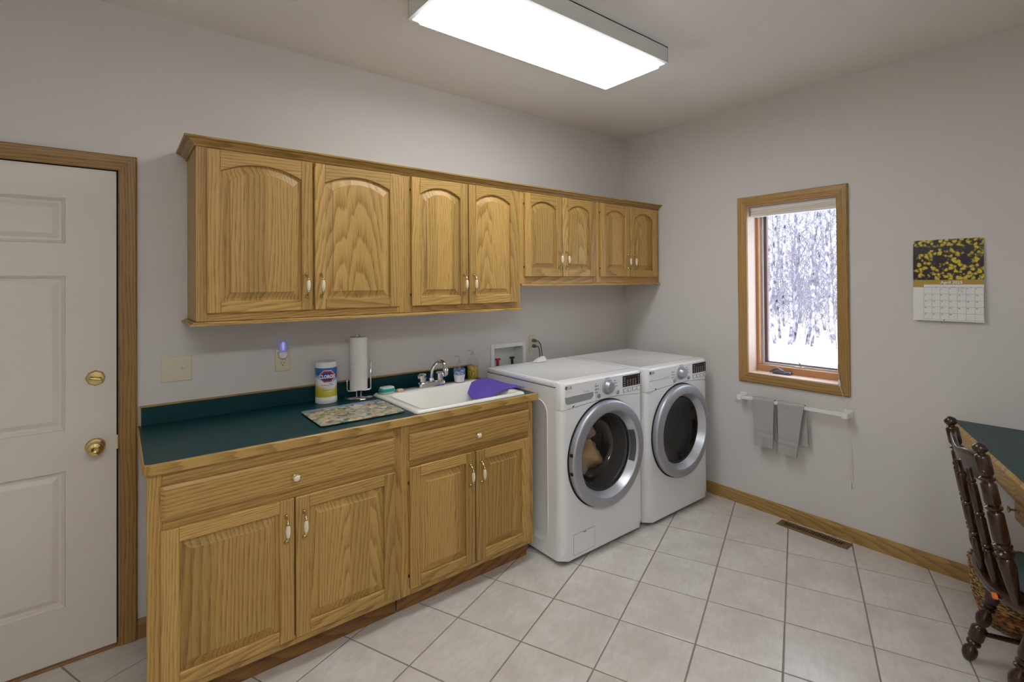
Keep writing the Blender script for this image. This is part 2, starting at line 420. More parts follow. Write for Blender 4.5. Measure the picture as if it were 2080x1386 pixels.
kn = obj('door_knob', B().lathe([(.034, 0), (.034, -.004), (.030, -.009), (.014, -.012), (.012, -.028), (.020, -.034), (.0275, -.046), (.028, -.054), (.024, -.062), (.012, -.066), (.008, -.063), (.0, -.063)], (-3.419, YF, .86), 'y', 32), 'brass', d, 40)
db = obj('deadbolt_plate', B().lathe([(.033, 0), (.033, -.004), (.027, -.012), (.010, -.014), (.010, -.02), (0, -.02)], (-3.419, YF, 1.146), 'y', 8), 'brass', d, 20)
obj('thumb_turn', B().turned((-3.440, YF - .026, 1.150), (-3.396, YF - .026, 1.140), [(0, .002), (.08, .006), (.3, .005), (.5, .007), (.7, .005), (.92, .008), (1, .003)]), 'brass', db, 40)
obj('strike_plate', B().box(-3.3515, -3.3455, YF - .001, YF + .02, .835, .895), 'nickel', d)

def casing_prof(w, t):   # across width w from inner edge, projecting t
    return [(0, 0), (0, t * .55), (.006, t * .72), (w * .3, t * .8), (w * .55, t), (w - .006, t), (w, t * .75), (w, 0)]
def mitre_frame(parent, x0, x1, z0, z1, w, t, plane, sides, mats):
    """casing of four (or three) mitred boards; plane(u, z, d) -> world; x0..z1 inner opening"""
    pr = casing_prof(w, t)
    for sd in sides:
        if sd == 'top': r0 = [(x0 - p[0], z1 + p[0], p[1]) for p in pr]; r1 = [(x1 + p[0], z1 + p[0], p[1]) for p in pr]
        if sd == 'bottom': r0 = [(x0 - p[0], z0 - p[0], p[1]) for p in pr]; r1 = [(x1 + p[0], z0 - p[0], p[1]) for p in pr]
        zl = z0 if 'bottom' in sides else None
        if sd == 'left': r0 = [(x0 - p[0], (z0 - p[0]) if zl is not None else z0, p[1]) for p in pr]; r1 = [(x0 - p[0], z1 + p[0], p[1]) for p in pr]
        if sd == 'right': r0 = [(x1 + p[0], (z0 - p[0]) if zl is not None else z0, p[1]) for p in pr]; r1 = [(x1 + p[0], z1 + p[0], p[1]) for p in pr]
        obj('casing', B().loft([[plane(*q) for q in r0], [plane(*q) for q in r1]]), mats[0] if sd in ('left', 'right') else mats[1], parent)
t1 = struct('trim_1')
mitre_frame(t1, DX0 + .004, DX1 - .003, 0, DZ1 - .008, .064, .018, lambda u, z, dd: (u, -dd, z), ('top', 'left', 'right'), ('casz', 'casx'))

# ------------------------------------------------------------------ window
w = struct('window_1')
JT = .006
mitre_frame(w, WY0 + .004, WY1 - .004, WZ0 + .004, WZ1 - .004, .063, .018, lambda u, z, dd: (-dd, u, z), ('top', 'bottom', 'left', 'right'), ('casz2', 'casy'))
obj('jamb', B().box(0, .112, WY1 - JT, WY1, WZ0, WZ1), 'jamb', w); obj('jamb', B().box(0, .112, WY0, WY0 + JT, WZ0, WZ1), 'jamb', w)
obj('head', B().box(0, .112, WY0 + JT, WY1 - JT, WZ1 - JT, WZ1), 'jamb', w); obj('sill', B().box(0, .112, WY0 + JT, WY1 - JT, WZ0, WZ0 + JT), 'jamb', w)
def frame4(nm, y0, y1, z0, z1, x0, x1, wd, mat, bev=.002, wb=None):
    wb = wb or wd
    root = obj(nm, B().box(x0, x1, y0, y1, z0, z0 + wb, bev), mat, w)
    obj(nm + '_rail', B().box(x0, x1, y0, y1, z1 - wd, z1, bev), mat, root)
    for a, c in ((y0, y0 + wd), (y1 - wd, y1)): obj(nm + '_stile', B().box(x0, x1, a, c, z0 + wb, z1 - wd, bev), mat, root)
frame4('stop', WY0, WY1, WZ0, WZ1, .112, .150, .024, 'fir', .003, .05)
frame4('screen_frame', WY0 + .016, WY1 - .016, WZ0 + .03, WZ1 - .016, .1505, .162, .022, 'screen', .002, .032)
frame4('sash', WY0 + .02, WY1 - .02, WZ0 + .03, WZ1 - .02, .170, .2, .034, 'brown', .003, .04)
obj('pane', B().box(.184, .188, WY0 + .05, WY1 - .05, WZ0 + .06, WZ1 - .05), 'pane', w)
cr = obj('crank', B().box(.068, .112, -1.305, -1.185, WZ0 + JT, WZ0 + .026, .008), 'crank', w, 40)
obj('crank_handle', B().tube([(.07, -1.262, .934), (.066, -1.225, .952), (.062, -1.185, .930), (.06, -1.178, .922)], .0065), 'crank', cr, 60)
lk = obj('screen_latch', B().box(.143, .150, -1.36, -1.30, .957, .966, .002), 'whitep', w)
obj('latch_lever', B().tube([(.148, -1.34, .966), (.146, -1.336, .985), (.138, -1.33, .992)], .004), 'crank', lk)
# raised cellular blind
bl = thing('window_blind', 'cream fabric blind drawn up under the head of the window', 'blind', (.055, -1.33, 1.972))
obj('headrail', B().box(.03, .075, WY0 + .010, WY1 - .010, 2.012, WZ1 - JT - .001, .003), 'whitep', bl)
obj('folded_fabric', B().loft([[(x, y, z) for x, z in [(.036, 2.012), (.030, 2.004), (.036, 1.998), (.030, 1.992), (.036, 1.986), (.069, 1.986), (.074, 1.992), (.069, 1.998), (.074, 2.004), (.069, 2.012)]] for y in (WY0 + .012, WY1 - .012)]), 'blind', bl)
obj('bottom_rail', B().box(.03, .075, WY0 + .011, WY1 - .011, 1.970, 1.986, .004), 'whitep', bl)
cd = obj('pull_cord', B().tube([(.026, -1.567, 2.02), (.02, -1.572, 1.7), (.012, -1.59, 1.3), (-.008, -1.612, 1.0), (-.022, -1.624, .925), (-.024, -1.640, .86), (-.02, -1.655, .80), (-.016, -1.667, .70), (-.012, -1.672, .5), (-.010, -1.673, .34)], .0013, 6), 'wcord', bl)
obj('cord_connector', B().turned((-.0205, -1.6225, .945), (-.0235, -1.627, .905), [(0, .003), (.2, .006), (.8, .006), (1, .003)]), 'whitep', cd, 40)
obj('cord_tassel', B().turned((-.010, -1.673, .345), (-.010, -1.673, .312), [(0, .002), (.2, .004), (1, .005)]), 'whitep', cd, 40)
obj('cord_strand', B().tube([(-.022, -1.626, .92), (-.014, -1.648, .82), (-.006, -1.668, .72), (-.003, -1.682, .5), (-.003, -1.684, .345)], .001, 5), 'wcord', cd)

# ------------------------------------------------------------------ ceiling light
def lensmat(name, y0, y1, L):
    k = NT(name); sp = k.n('SeparateXYZ', i_0=k.coord()).outputs
    # two pairs of tubes behind the lens: brighter along the tubes, softer between them
    t = k.math('DIVIDE', k.math('SUBTRACT', sp[1], y0), y1 - y0)
    cw = k.math('COSINE', k.math('MULTIPLY', t, 4 * PI)); f_ = k.math('SUBTRACT', .82, k.math('MULTIPLY', cw, .18))
    k.col(lin((244, 246, 240))); k.p.inputs['Emission Color'].default_value = (.93, .965, 1.0, 1)
    k.link(k.math('MULTIPLY', f_, L), k.p.inputs['Emission Strength']); k.set(.4); return k.m
def ceiling_light(name, label, x0, x1, y0, y1, L):
    cx, cy = (x0 + x1) / 2, (y0 + y1) / 2
    t = thing(name, label, 'light', (cx, cy, H))
    obj('housing', B().box(x0, x1, y0, y0 + .003, 2.664, H - .001).box(x0, x1, y1 - .003, y1, 2.664, H - .001).box(x0, x0 + .003, y0, y1, 2.664, H - .001).box(x1 - .003, x1, y0, y1, 2.664, H - .001).box(x0, x1, y0, y1, 2.735, H - .001), 'whitep', t)
    ring = lambda i, z: [(x0 + i, y0 + i, z), (x1 - i, y0 + i, z), (x1 - i, y1 - i, z), (x0 + i, y1 - i, z)]
    obj('rim', B().loft([ring(0, 2.664), ring(-.004, 2.662), ring(-.004, 2.656), ring(.012, 2.654), ring(.012, 2.66)], False, False, wrap=True), 'whitep', t)
    obj('lens', B().loft([ring(.012, 2.657), ring(.030, 2.648), ring(.036, 2.632), ring(.048, 2.626)], cap0=False), lensmat(name + '_lens', -(y1 - y0) / 2 + .05, (y1 - y0) / 2 - .05, L), t)
    return t
ceiling_light('ceiling_light', 'white fluorescent box light with bright wraparound lens on the ceiling', -2.385, -1.148, -1.24, -.81, LAMP)
ceiling_light('ceiling_light', 'unseen fluorescent box light added behind the viewer to brighten the room', -4.2, -2.96, -3.45, -3.02, FILL_LAMP)  # added out of view to lift the overall brightness

# ------------------------------------------------------------------ cabinets
def pull_meshes():
    """vertical arch pull, 120 mm, centre at origin, standing off towards -y"""
    b = B()
    for s in (-1, 1):
        b.loft([[(r * .0075 * math.cos(a), y, s * (.050 + r * .010 * math.sin(a) * s * s)) for a in [2 * PI * i / 10 for i in range(10)]] for r, y in ((1, 0), (1, -.004), (.6, -.009))])
        pth = [(0, -.006, s * .050), (0, -.016, s * .047), (0, -.024, s * .041), (0, -.029, s * .033), (0, -.0305, s * .024)]
        b.tube(pth, lambda t: .0042 - .0012 * math.sin(PI * t), 8); b.sphere((0, -.0295, s * .0285), .0055, 10)
    b.tube([(0, -.0305, -.026), (0, -.0305, .026)], .0028, 8)
    g = B().lathe([(.0045, -.023), (.0062, -.021), (.0085, -.01), (.009, 0), (.0085, .01), (.0062, .021), (.0045, .023)], (0, -.031, 0), 'z', 14)
    return mesh('pull', b, 'nickel', 40), mesh('pull_grip', g, 'porc', 50)
PULL, GRIP = pull_meshes()
KNOBB = mesh('knob_base', B().lathe([(.012, 0), (.012, -.003), (.006, -.006), (.006, -.012), (.0145, -.015), (.0155, -.020), (.0115, -.0235)], (0, 0, 0), 'y', 20), 'nickel', 40)
KNOBC = mesh('knob_face', B().lathe([(.0115, -.0232), (.010, -.026), (.005, -.0275), (0, -.0276)], (0, 0, 0), 'y', 18), 'porc', 60)
HINGE = mesh('hinge', B().lathe([(.0028, -.006), (.0028, .006)], (0, 0, 0), 'z', 8), 'gap', 40)

def arch(x0, x1, zs, za, n=14):
    """points from right shoulder to left shoulder over a segmental arch"""
    wdt = (x1 - x0) / 2; rise = za - zs
    if rise < 1e-4: return [(x1, zs), (x0, zs)]
    rad = (wdt * wdt + rise * rise) / (2 * rise); cx = (x0 + x1) / 2; cz = za - rad; th = math.asin(wdt / rad)
    return [(cx + rad * math.sin(th - 2 * th * i / n), cz + rad * math.cos(th - 2 * th * i / n)) for i in range(n + 1)]
def panel_door(unit, x0, x1, z0, z1, yf, handle, hz, arched=True, sw=.049, hinge=None):
    """frame and raised panel door, front face at y = yf, 19 mm thick"""
    yb = yf + .019; rise = .042 if arched else 0; br = .05
    zs = z1 - (.089 if arched else .05); zt = zs + rise
    xi0, xi1 = x0 + sw, x1 - sw
    def contour(ins, y):
        pts = [(xi0 + ins, z0 + br + ins), (xi1 - ins, z0 + br + ins)] + arch(xi0 + ins, xi1 - ins, zs - ins, zt - ins)
        return [(p[0], y, p[1]) for p in pts]
    dr = obj('door', B().loft([contour(-.006, yb - .001), contour(-.006, yf + .013), contour(.002, yf + .013), contour(.010, yf + .0125), contour(.034, yf + .004), contour(.0355, yf + .001)]), 'oakp', unit)
    for a, c in ((x0, xi0), (xi1, x1)): obj('stile', B().box(a, c, yf, yb, z0, z1, .003), 'oakz', dr)
    obj('rail', B().box(xi0, xi1, yf + .0005, yb, z0, z0 + br, .003), 'oakx', dr)
    ar = arch(xi0, xi1, zs, zt)
    ar2 = [(p[0], p[1] + .003) for p in ar]
    top = [(xi0, z1 - .002), (xi1, z1 - .002)]; top0 = [(xi0, z1), (xi1, z1)]
    obj('rail', B().loft([[(p[0], yb, p[1]) for p in top0 + ar], [(p[0], yf + .0035, p[1]) for p in top0 + ar], [(p[0], yf + .0005, p[1]) for p in top + ar2]]), 'oakx', dr)
    if handle is not None:
        inst('pull', PULL, dr, (handle, yf, hz)); inst('pull_grip', GRIP, dr, (handle, yf, hz))
    if hinge is not None:
        for z in (z0 + .06, z1 - .07): inst('hinge', HINGE, dr, (hinge, yf + .012, z))
    return dr
FFY = -.334
def wall_cabinet(label, x0, x1, zb, doors, left_end=False, ztop=2.12):
    t = thing('wall_cabinet', label, 'cabinet', ((x0 + x1) / 2, -.16, zb), 0, 'oak wall cabinets')
    obj('body', B().box(x0 + .001, x1 - .001, -.001, FFY + .019, zb, ztop), 'oakz', t)
    dx0, dx1 = doors[0], doors[-1]
    obj('face_stile', B().box(x0, dx0 + .008, FFY, FFY + .019, zb, ztop, .001), 'oakz', t); obj('face_stile', B().box(dx1 - .008, x1, FFY, FFY + .019, zb, ztop, .001), 'oakz', t)
    obj('face_rail', B().box(dx0 + .008, dx1 - .008, FFY, FFY + .019, zb, zb + .05, .001), 'oakx', t); obj('face_rail', B().box(dx0 + .008, dx1 - .008, FFY, FFY + .019, ztop - .04, ztop, .001), 'oakx', t)
    obj('mullion', B().box(doors[1] - .01, doors[2] + .01, FFY, FFY + .019, zb + .05, ztop - .04), 'oakz', t)
    zd = 1.414 if zb < 1.45 else 1.571; hz = 1.528 if zb < 1.45 else 1.684
    panel_door(t, doors[0], doors[1], zd, 2.097, FFY - .019, doors[1] - .028, hz, hinge=None if left_end else doors[0] - .0035)
    panel_door(t, doors[2], doors[3], zd, 2.097, FFY - .019, doors[2] + .028, hz)
    return t
wall_cabinet('tall oak wall cabinet beside the white door, pair of arched doors', -3.099, -2.182, 1.3816, (-3.063, -2.646, -2.637, -2.218), True)
wall_cabinet('tall oak wall cabinet above the sink, pair of arched doors', -2.182, -1.409, 1.3816, (-2.146, -1.799, -1.791, -1.445))
wall_cabinet('short oak wall cabinet above the washer, pair of arched doors', -1.409, -.717, 1.5276, (-1.379, -1.066, -1.059, -.749))
wall_cabinet('short oak wall cabinet in the room corner above the dryer', -.717, -.002, 1.5276, (-.687, -.372, -.364, -.038))
# crown and bottom mouldings
def mould(name, label, prof, xl, xr, left_return=True, right_return=False, yb=-.0015):
    """prof: (out, z) beyond the face frame; mitred return along the left end"""
    rings = []
    if left_return: rings.append([(xl - o, yb, z) for o, z in prof])
    rings.append([(xl - o if left_return else xl, FFY - o, z) for o, z in prof])
    rings.append([(xr + o if right_return else xr, FFY - o, z) for o, z in prof])
    if right_return: rings.append([(xr + o, yb, z) for o, z in prof])
    return tag(obj(name, B().loft(rings), 'oakx', None, None, ((xl + xr) / 2, FFY, prof[0][1])), label, 'moulding')
mould('crown_moulding', 'oak crown moulding along the top of the wall cabinets', [(.0005, 2.103), (.006, 2.103), (.008, 2.110), (.020, 2.121), (.024, 2.128), (.040, 2.131), (.042, 2.138), (.0005, 2.138)], -3.099, -.002)
mould('light_rail', 'oak ledge moulding under the two tall wall cabinets', [(.0005, 1.3795), (.010, 1.3795), (.012, 1.374), (.022, 1.371), (.022, 1.3655), (-.03, 1.3655), (-.03, 1.3795)], -3.099, -1.409, True, False)
mould('light_rail', 'oak ledge moulding under the two short wall cabinets', [(.0005, 1.5255), (.010, 1.5255), (.012, 1.520), (.022, 1.517), (.022, 1.5115), (-.03, 1.5115), (-.03, 1.5255)], -1.405, -.002, False, False)

BFY = -.621
def base_cabinet(label, x0, x1, bx0, bx1, doors, dz, knobx):
    t = thing('base_cabinet', label, 'cabinet', ((x0 + x1) / 2, -.3, 0), 0, 'oak base cabinets')
    # carcase: sides, bottom and back, open at the top so the basin hangs inside it
    obj('body', B().box(bx0, bx0 + .016, -.014, BFY + .019, .1, .884).box(bx1 - .016, bx1, -.014, BFY + .019, .1, .884).box(bx0, bx1, -.014, BFY + .019, .1, .116).box(bx0, bx1, -.014, -.022, .1, .884), 'oakz', t)
    obj('toe_kick', B().box(bx0 + .002, bx1 - .002, -.545, -.562, 0.001, .1), 'toe', t)
    d0, d1 = doors[0], doors[-1]
    obj('face_stile', B().box(x0, d0 + .006, BFY, BFY + .019, .096, .884, .001), 'oakz', t); obj('face_stile', B().box(d1 - .006, x1, BFY, BFY + .019, .096, .884, .001), 'oakz', t)
    for a, c in ((.828, .884), (.678, .722), (.096, .134)): obj('face_rail', B().box(d0 + .006, d1 - .006, BFY, BFY + .019, a, c, .001), 'oakx', t)
    obj('mullion', B().box(doors[1] - .01, doors[2] + .01, BFY, BFY + .019, .134, .678), 'oakz', t)
    yf = BFY - .019
    R = lambda i, y, z0=.716, z1=.838: [(d0 + i, y, z0 + i), (d1 - i, y, z0 + i), (d1 - i, y, z1 - i), (d0 + i, y, z1 - i)]
    dw = obj('drawer_front', B().loft([R(0, yf + .019), R(0, yf + .007), R(.003, yf + .005), R(.010, yf + .001), R(.012, yf)]), 'oakx', t)
    inst('knob_base', KNOBB, dw, (knobx, yf, .767)); inst('knob_face', KNOBC, dw, (knobx, yf, .767))
    panel_door(t, doors[0], doors[1], dz[0], dz[1], yf, doors[1] - .030, .572, False, .053, hinge=doors[0] - .0035 if x0 > -3 else None)
    panel_door(t, doors[2], doors[3], dz[0], dz[1], yf, doors[2] + .030, .572, False, .053)
base_cabinet('oak base cabinet under the open stretch of green counter', -3.271, -2.341, -3.245, -2.342, (-3.233, -2.804, -2.797, -2.376), (.128, .684), -2.799)
base_cabinet('oak base cabinet under the white sink', -2.341, -1.556, -2.340, -1.558, (-2.304, -1.949, -1.942, -1.592), (.128, .684), -1.934)

# ------------------------------------------------------------------ worktop
SKX0, SKX1, SKY0, SKY1 = -2.262, -1.602, -.622, -.098
ct = thing('countertop', 'dark green laminate countertop with oak edge holding the sink', 'countertop', (-2.41, -.32, .885))
hole = (SKX0 + .025, SKX1 - .025, SKY0 + .022, SKY1 - .03)
CX0, CX1 = -3.277, -1.541
xs = [CX0 + .03, hole[0], hole[1], CX1]; ys = [-.632, hole[2], hole[3], -.001]
b = B()
for i in range(3):
    for j in range(3):
        if i == 1 and j == 1: continue
        b.box(xs[i], xs[i + 1], ys[j], ys[j + 1], .886, .920)
b.prism([(CX0, -.001), (CX0, -.61)] + [(CX0 + .022 - .022 * math.cos(a), -.61 - .022 * math.sin(a)) for a in (.4, .8, 1.2)] + [(CX0 + .022, -.632), (CX0 + .03, -.632), (CX0 + .03, -.001)], 'z', .886, .920)
obj('worktop', b, 'lam', ct)
eo = [(CX0 - .006, -.021)] + [(CX0 + .024 - .030 * math.cos(a), -.615 - .030 * math.sin(a)) for a in [PI / 2 * i / 6 for i in range(7)]] + [(CX1 + .006, -.645), (CX1 + .006, -.021)]
ei = [(CX0, -.021)] + [(CX0 + .022 - .022 * math.cos(a), -.61 - .022 * math.sin(a)) for a in [PI / 2 * i / 6 for i in range(7)]] + [(CX1, -.632), (CX1, -.021)]
obj('edge_band', B().loft([[(q[0], q[1], .885), (p[0], p[1], .885), (p[0], p[1], .9165), (p[0] + (q[0] - p[0]) * .3, p[1] + (q[1] - p[1]) * .3, .9203), (q[0], q[1], .9203)] for p, q in zip(eo, ei)]), 'oakx', ct)
bs = obj('backsplash', B().box(-3.268, -1.56, -.020, -.001, .9205, .999), 'lam', ct)
obj('backsplash_cap', B().box(-3.273, -1.555, -.021, -.001, .999, 1.0045, .001), 'oakx', bs)
obj('backsplash_end', B().box(-3.273, -3.268, -.021, -.001, .9205, .999), 'oakz', bs)

# ------------------------------------------------------------------ sink and tap
def rr(x0, x1, y0, y1, r, z, n=5): return [(p[0], p[1], z) for p in rrect(x0, x1, y0, y1, r, n)]
bx = (-2.205, -1.655, -.585, -.195)
b = B().loft([rr(SKX0, SKX1, SKY0, SKY1, .022, .9206), rr(SKX0 + .001, SKX1 - .001, SKY0 + .001, SKY1 - .001, .022, .928), rr(SKX0 + .008, SKX1 - .008, SKY0 + .008, SKY1 - .008, .02, .9335),
              rr(bx[0] - .010, bx[1] + .010, bx[2] - .010, bx[3] + .010, .04, .9325), rr(*bx, .04, .925), rr(bx[0] + .012, bx[1] - .012, bx[2] + .012, bx[3] - .012, .05, .76), rr(bx[0] + .05, bx[1] - .05, bx[2] + .05, bx[3] - .05, .05, .725)], cap0=False)
sk = thing('sink', 'white drop in utility sink set into the green counter', 'sink', (-1.93, -.36, .9206))
obj('basin', b, 'offw', sk, 50)
obj('drain', B().lathe([(.04, .7255), (.038, .729), (.02, .727), (0, .727)], (-1.93, -.39, 0), 'z', 20), 'chrome', sk, 40)
fx, fy = -1.925, -.145
fa = thing('faucet', 'chrome two handle faucet with arched spout on the sink ledge', 'faucet', (fx, fy, .9335))
obj('base', B().loft([[(p[0], p[1], z) for p in rrect(fx - .085 + i, fx + .085 - i, fy - .026 + i, fy + .026 - i, .018)] for i, z in ((0, .934), (0, .955), (.004, .962), (.012, .966))]), 'chrome', fa, 35)
pth = [(fx, fy, .966), (fx, fy, 1.0), (fx + .001, fy - .006, 1.03), (fx + .004, fy - .028, 1.058), (fx + .008, fy - .06, 1.082), (fx + .011, fy - .085, 1.090), (fx + .014, fy - .108, 1.086), (fx + .017, fy - .126, 1.068), (fx + .018, fy - .133, 1.048)]
pth = [Vector(p) for p in pth]
obj('spout', B().tube(pth, .0105, 12).lathe([(.016, .966), (.016, .974), (.012, .982)], (fx, fy, 0), 'z', 16), 'chrome', fa, 50)
obj('aerator', B().turned(pth[-1] + Vector((0, 0, .008)), pth[-1] + Vector((.001, -.002, -.032)), [(0, .011), (.2, .0155), (.45, .016), (.5, .013), (.95, .013), (1, .011)]), 'chrome', fa, 40)
for s in (-1, 1):
    hd = obj('handle', B().lathe([(.02, .966), (.021, .974), (.0225, .978), (.0225, 1.004), (.019, 1.011), (0, 1.012)], (fx + s * .056, fy, 0), 'z', 12), 'chrome', fa, 25)
    obj('lever', B().box(fx + s * .056 - .034, fx + s * .056 - .012, fy - .012, fy + .004, .986, 1.006, .004) if s < 0 else B().box(fx + s * .056 + .008, fx + s * .056 + .036, fy - .026, fy - .008, .984, 1.004, .004), 'chrome', hd)

# ------------------------------------------------------------------ washer and dryer
def machine(kind, label, x0, x1, yf):
    cx = (x0 + x1) / 2; zc = .55; yb = -.10; RC = .045; HR = .262
    t = thing(kind, label, kind, (cx, -.45, 0))
    def roll(x):
        dd = min(x - x0, x1 - x); return yf + (RC - math.sqrt(max(0, RC * RC - (RC - max(0, dd)) ** 2)) if dd < RC else 0)
    def zs(x):   # curved seam below the control panel
        u = (x - x0) / (x1 - x0); return .838 + .020 * math.sin(PI * min(1, u / 1.25)) * (1 if u < .62 else 1) - .014 * max(0, (u - .62) / .38) ** 1.2
    wl = .004
    obj('cabinet', B().prism([(x0, yb), (x0, yf + RC), (x0 + wl, yf + RC), (x0 + wl, yb - wl), (x1 - wl, yb - wl), (x1 - wl, yf + RC), (x1, yf + RC), (x1, yb)], 'z', .022, .957)
        .box(x0 + wl, x1 - wl, yb - wl, yf + RC, .022, .03), 'white', t)
    # front panel round the door opening
    z0 = .022; N = 72; ang = sorted([2 * PI * i / N for i in range(N)] + [math.atan2(z0 - zc, sx * (x1 - cx)) % (2 * PI) for sx in (-1, 1)] + [math.atan2(zs(q) - zc, q - cx) % (2 * PI) for q in (x0, x1)])
    rings = []
    def edge(a):
        c, s = math.cos(a), math.sin(a); tt = 10
        if abs(c) > 1e-6: tt = min(tt, ((x1 if c > 0 else x0) - cx) / c)
        if s < -1e-6: tt = min(tt, (z0 - zc) / s)
        if s > 1e-6:
            lo, hi = 0, tt
            if zc + hi * s > zs(cx + hi * c):
                for _ in range(30):
                    m_ = (lo + hi) / 2
                    if zc + m_ * s > zs(cx + m_ * c): hi = m_
                    else: lo = m_
                tt = hi
        return tt
    ed = [edge(a) for a in ang]
    rings.append([(cx + HR * .99 * math.cos(a), yf + .05, zc + HR * .99 * math.sin(a)) for a in ang])
    for k in (0, .25, .5, .7, .8, .87, .92, .96, .985, 1):
        r_ = []
        for a, e in zip(ang, ed):
            q = HR + (e - HR) * k; x = min(x1, max(x0, cx + q * math.cos(a))); z = zc + q * math.sin(a); r_.append((x, roll(x) + (.001 if k == 1 else 0), z))
        rings.append(r_)
    obj('front_panel', B().loft(rings, False, False), 'white', t, 35)
    # control panel
    X = [x0, x0 + .002, x0 + .006, x0 + .014, x0 + .026, x0 + .045] + [x0 + .045 + (x1 - x0 - .09) * i / 14 for i in range(1, 14)] + [x1 - .045, x1 - .026, x1 - .014, x1 - .006, x1 - .002, x1]
    cp = obj('control_panel', B().loft([[(x, yf + .0455, zs(x) + .004), (x, roll(x) + .002, zs(x) + .0012), (x, roll(x) - .0012, zs(x) + .0035), (x, roll(x), .976), (x, roll(x) + (yf + .0455 - roll(x)) * .16, .985), (x, roll(x) + (yf + .0455 - roll(x)) * .6, .9895), (x, yf + .0455, .9895)] for x in X]), 'white', t, 35)
    lid = lambda i, z: [(p[0], p[1], z) for p in rrect(x0 + i, x1 - i, yf + .0465 + i, yb - i, .012)]
    obj('lid', B().loft([lid(.001, .9615), lid(0, .964), lid(0, .984), lid(.003, .989), lid(.010, .9905), lid(.030, .9905), lid(.042, .987)]), 'white', t, 40)
    obj('lid_gap', B().box(x0 + .003, x1 - .003, yf + .047, yb - .003, .953, .962), 'gap', t)
    for fx_, fy_ in ((x0 + .06, yf + .09), (x1 - .06, yf + .09), (x0 + .06, yb - .08), (x1 - .06, yb - .08)):
        obj('foot', B().lathe([(.02, 0), (.02, .012), (.012, .014), (.012, .024)], (fx_, fy_, 0), 'z', 12), 'rubber', t)
    # door
    Y = lambda q: yf + q
    dr = obj('door_ring', B().lathe([(.285, Y(-.003)), (.300, Y(-.004)), (.3025, Y(-.022)), (.301, Y(-.034)), (.296, Y(-.0405)), (.288, Y(-.043)), (.252, Y(-.048)), (.246, Y(-.0475)), (.243, Y(-.045))], (cx, 0, zc), 'y', 72, False, False), 'silver', t, 40)
    obj('ring_gap', B().lathe([(.308, Y(-.0005)), (.308, Y(-.004)), (.28, Y(-.004))], (cx, 0, zc), 'y', 64, False, False), 'gap', dr, 40)
    obj('inner_bezel', B().lathe([(.243, Y(-.045)), (.238, Y(-.036)), (.222, Y(.002)), (.218, Y(.008))], (cx, 0, zc), 'y', 72, False, False), 'silver2', dr, 40)
    if kind == 'washer':
        gp = [(.218, .006), (.211, .010), (.205, .035), (.190, .100), (.178, .122), (.130, .132), (.0005, .136)]
    else:
        gp = [(.218, .006), (.208, .009), (.196, .022), (.130, .032), (.0005, .036)]
    obj('trim_ring', B().lathe([(.220, Y(.004)), (.214, Y(.000)), (.207, Y(.004)), (.209, Y(.012))], (cx, 0, zc), 'y', 64, False, False), 'rubber', dr, 40)
    obj('door_glass', B().lathe([(r, Y(q)) for r, q in gp], (cx, 0, zc), 'y', 64, False, True), 'glassdoor' if kind == 'washer' else 'glassdark', dr, 60)
    if kind == 'washer':
        pk = []
        for r, q in ((.2225, -.034), (.2355, -.034), (.2215, .001), (.203, .006)):
            pk.append([(cx + r * math.cos(a), Y(q), zc + r * math.sin(a)) for a in [math.radians(-24 + 48 * i / 12) for i in range(13)]])
        obj('handle_recess', B().loft(pk[1:3], False, False, False), 'gasket', dr, 60)
        for zz in (.60, .50): obj('hinge_notch', B().box(cx - .3045, cx - .296, Y(-.034), Y(-.018), zz - .008, zz + .008), 'gap', dr)
    obj('gasket', B().lathe([(.258, Y(.012)), (.245, Y(.030)), (.235, Y(.07)), (.230, Y(.15))], (cx, 0, zc), 'y', 48, False, False), 'gasket', t, 40)
    obj('drum', B().lathe([(.230, Y(.15)), (.255, Y(.155)), (.258, Y(.16)), (.258, Y(.55)), (.1, Y(.56)), (.0005, Y(.56))], (cx, 0, zc), 'y', 48, False, True), 'drum', t, 30)
    # control panel furniture (dx measured from the machine's middle)
    P = lambda dx, z, o=.0: (cx + dx, yf - .001 - o, z)
    dl = obj('dial', B().lathe([(.045, Y(-.001)), (.045, Y(-.006)), (.041, Y(-.010)), (.036, Y(-.010)), (.034, Y(-.014)), (.031, Y(-.030)), (.027, Y(-.034)), (.0005, Y(-.035))], (cx + .021, 0, .924), 'y', 32, False, True), 'silver', cp, 35)
    for dx in (-.056, .106):
        obj('push_button', B().lathe([(.013, Y(-.001)), (.013, Y(-.005)), (.010, Y(-.0075)), (.0005, Y(-.0078))], (cx + dx, 0, .882), 'y', 18, False, True), 'silver', cp, 35)
    ds = obj('display', B().box(cx + .155, cx + .317, Y(-.0035), Y(.004), .902, .968, .0015), 'disp', cp)
    mk = B(); mo = B()
    for i in range(5):
        mk.box(cx + .163, cx + .176, Y(-.0042), Y(-.003), .909 + i * .0115, .9115 + i * .0115); mk.box(cx + .296, cx + .309, Y(-.0042), Y(-.003), .909 + i * .0115, .9115 + i * .0115)
    for i in range(4):
        for j in range(4): mo.box(cx + .192 + j * .025, cx + .203 + j * .025, Y(-.0042), Y(-.003), .908 + i * .0095, .9125 + i * .0095)
    obj('display_marks', mk, 'dispt', ds); obj('display_segments', mo, 'dispo', ds)
    for i in range(4):
        bx0 = cx + .158 + i * .0425
        bt = obj('key', B().box(bx0, bx0 + .031, Y(-.003), Y(.002), .868, .893, .001), 'seam', cp)
        obj('key_face', B().box(bx0 + .003, bx0 + .028, Y(-.0042), Y(-.002), .871, .890, .001), 'whitep', bt)
    pr_ = B()
    for z, l in ((.938, .030), (.920, .034), (.902, .024)): pr_.box(cx - .032 - .055, cx - .032 - .055 + l, Y(-.0022), Y(-.0008), z, z + .0035)
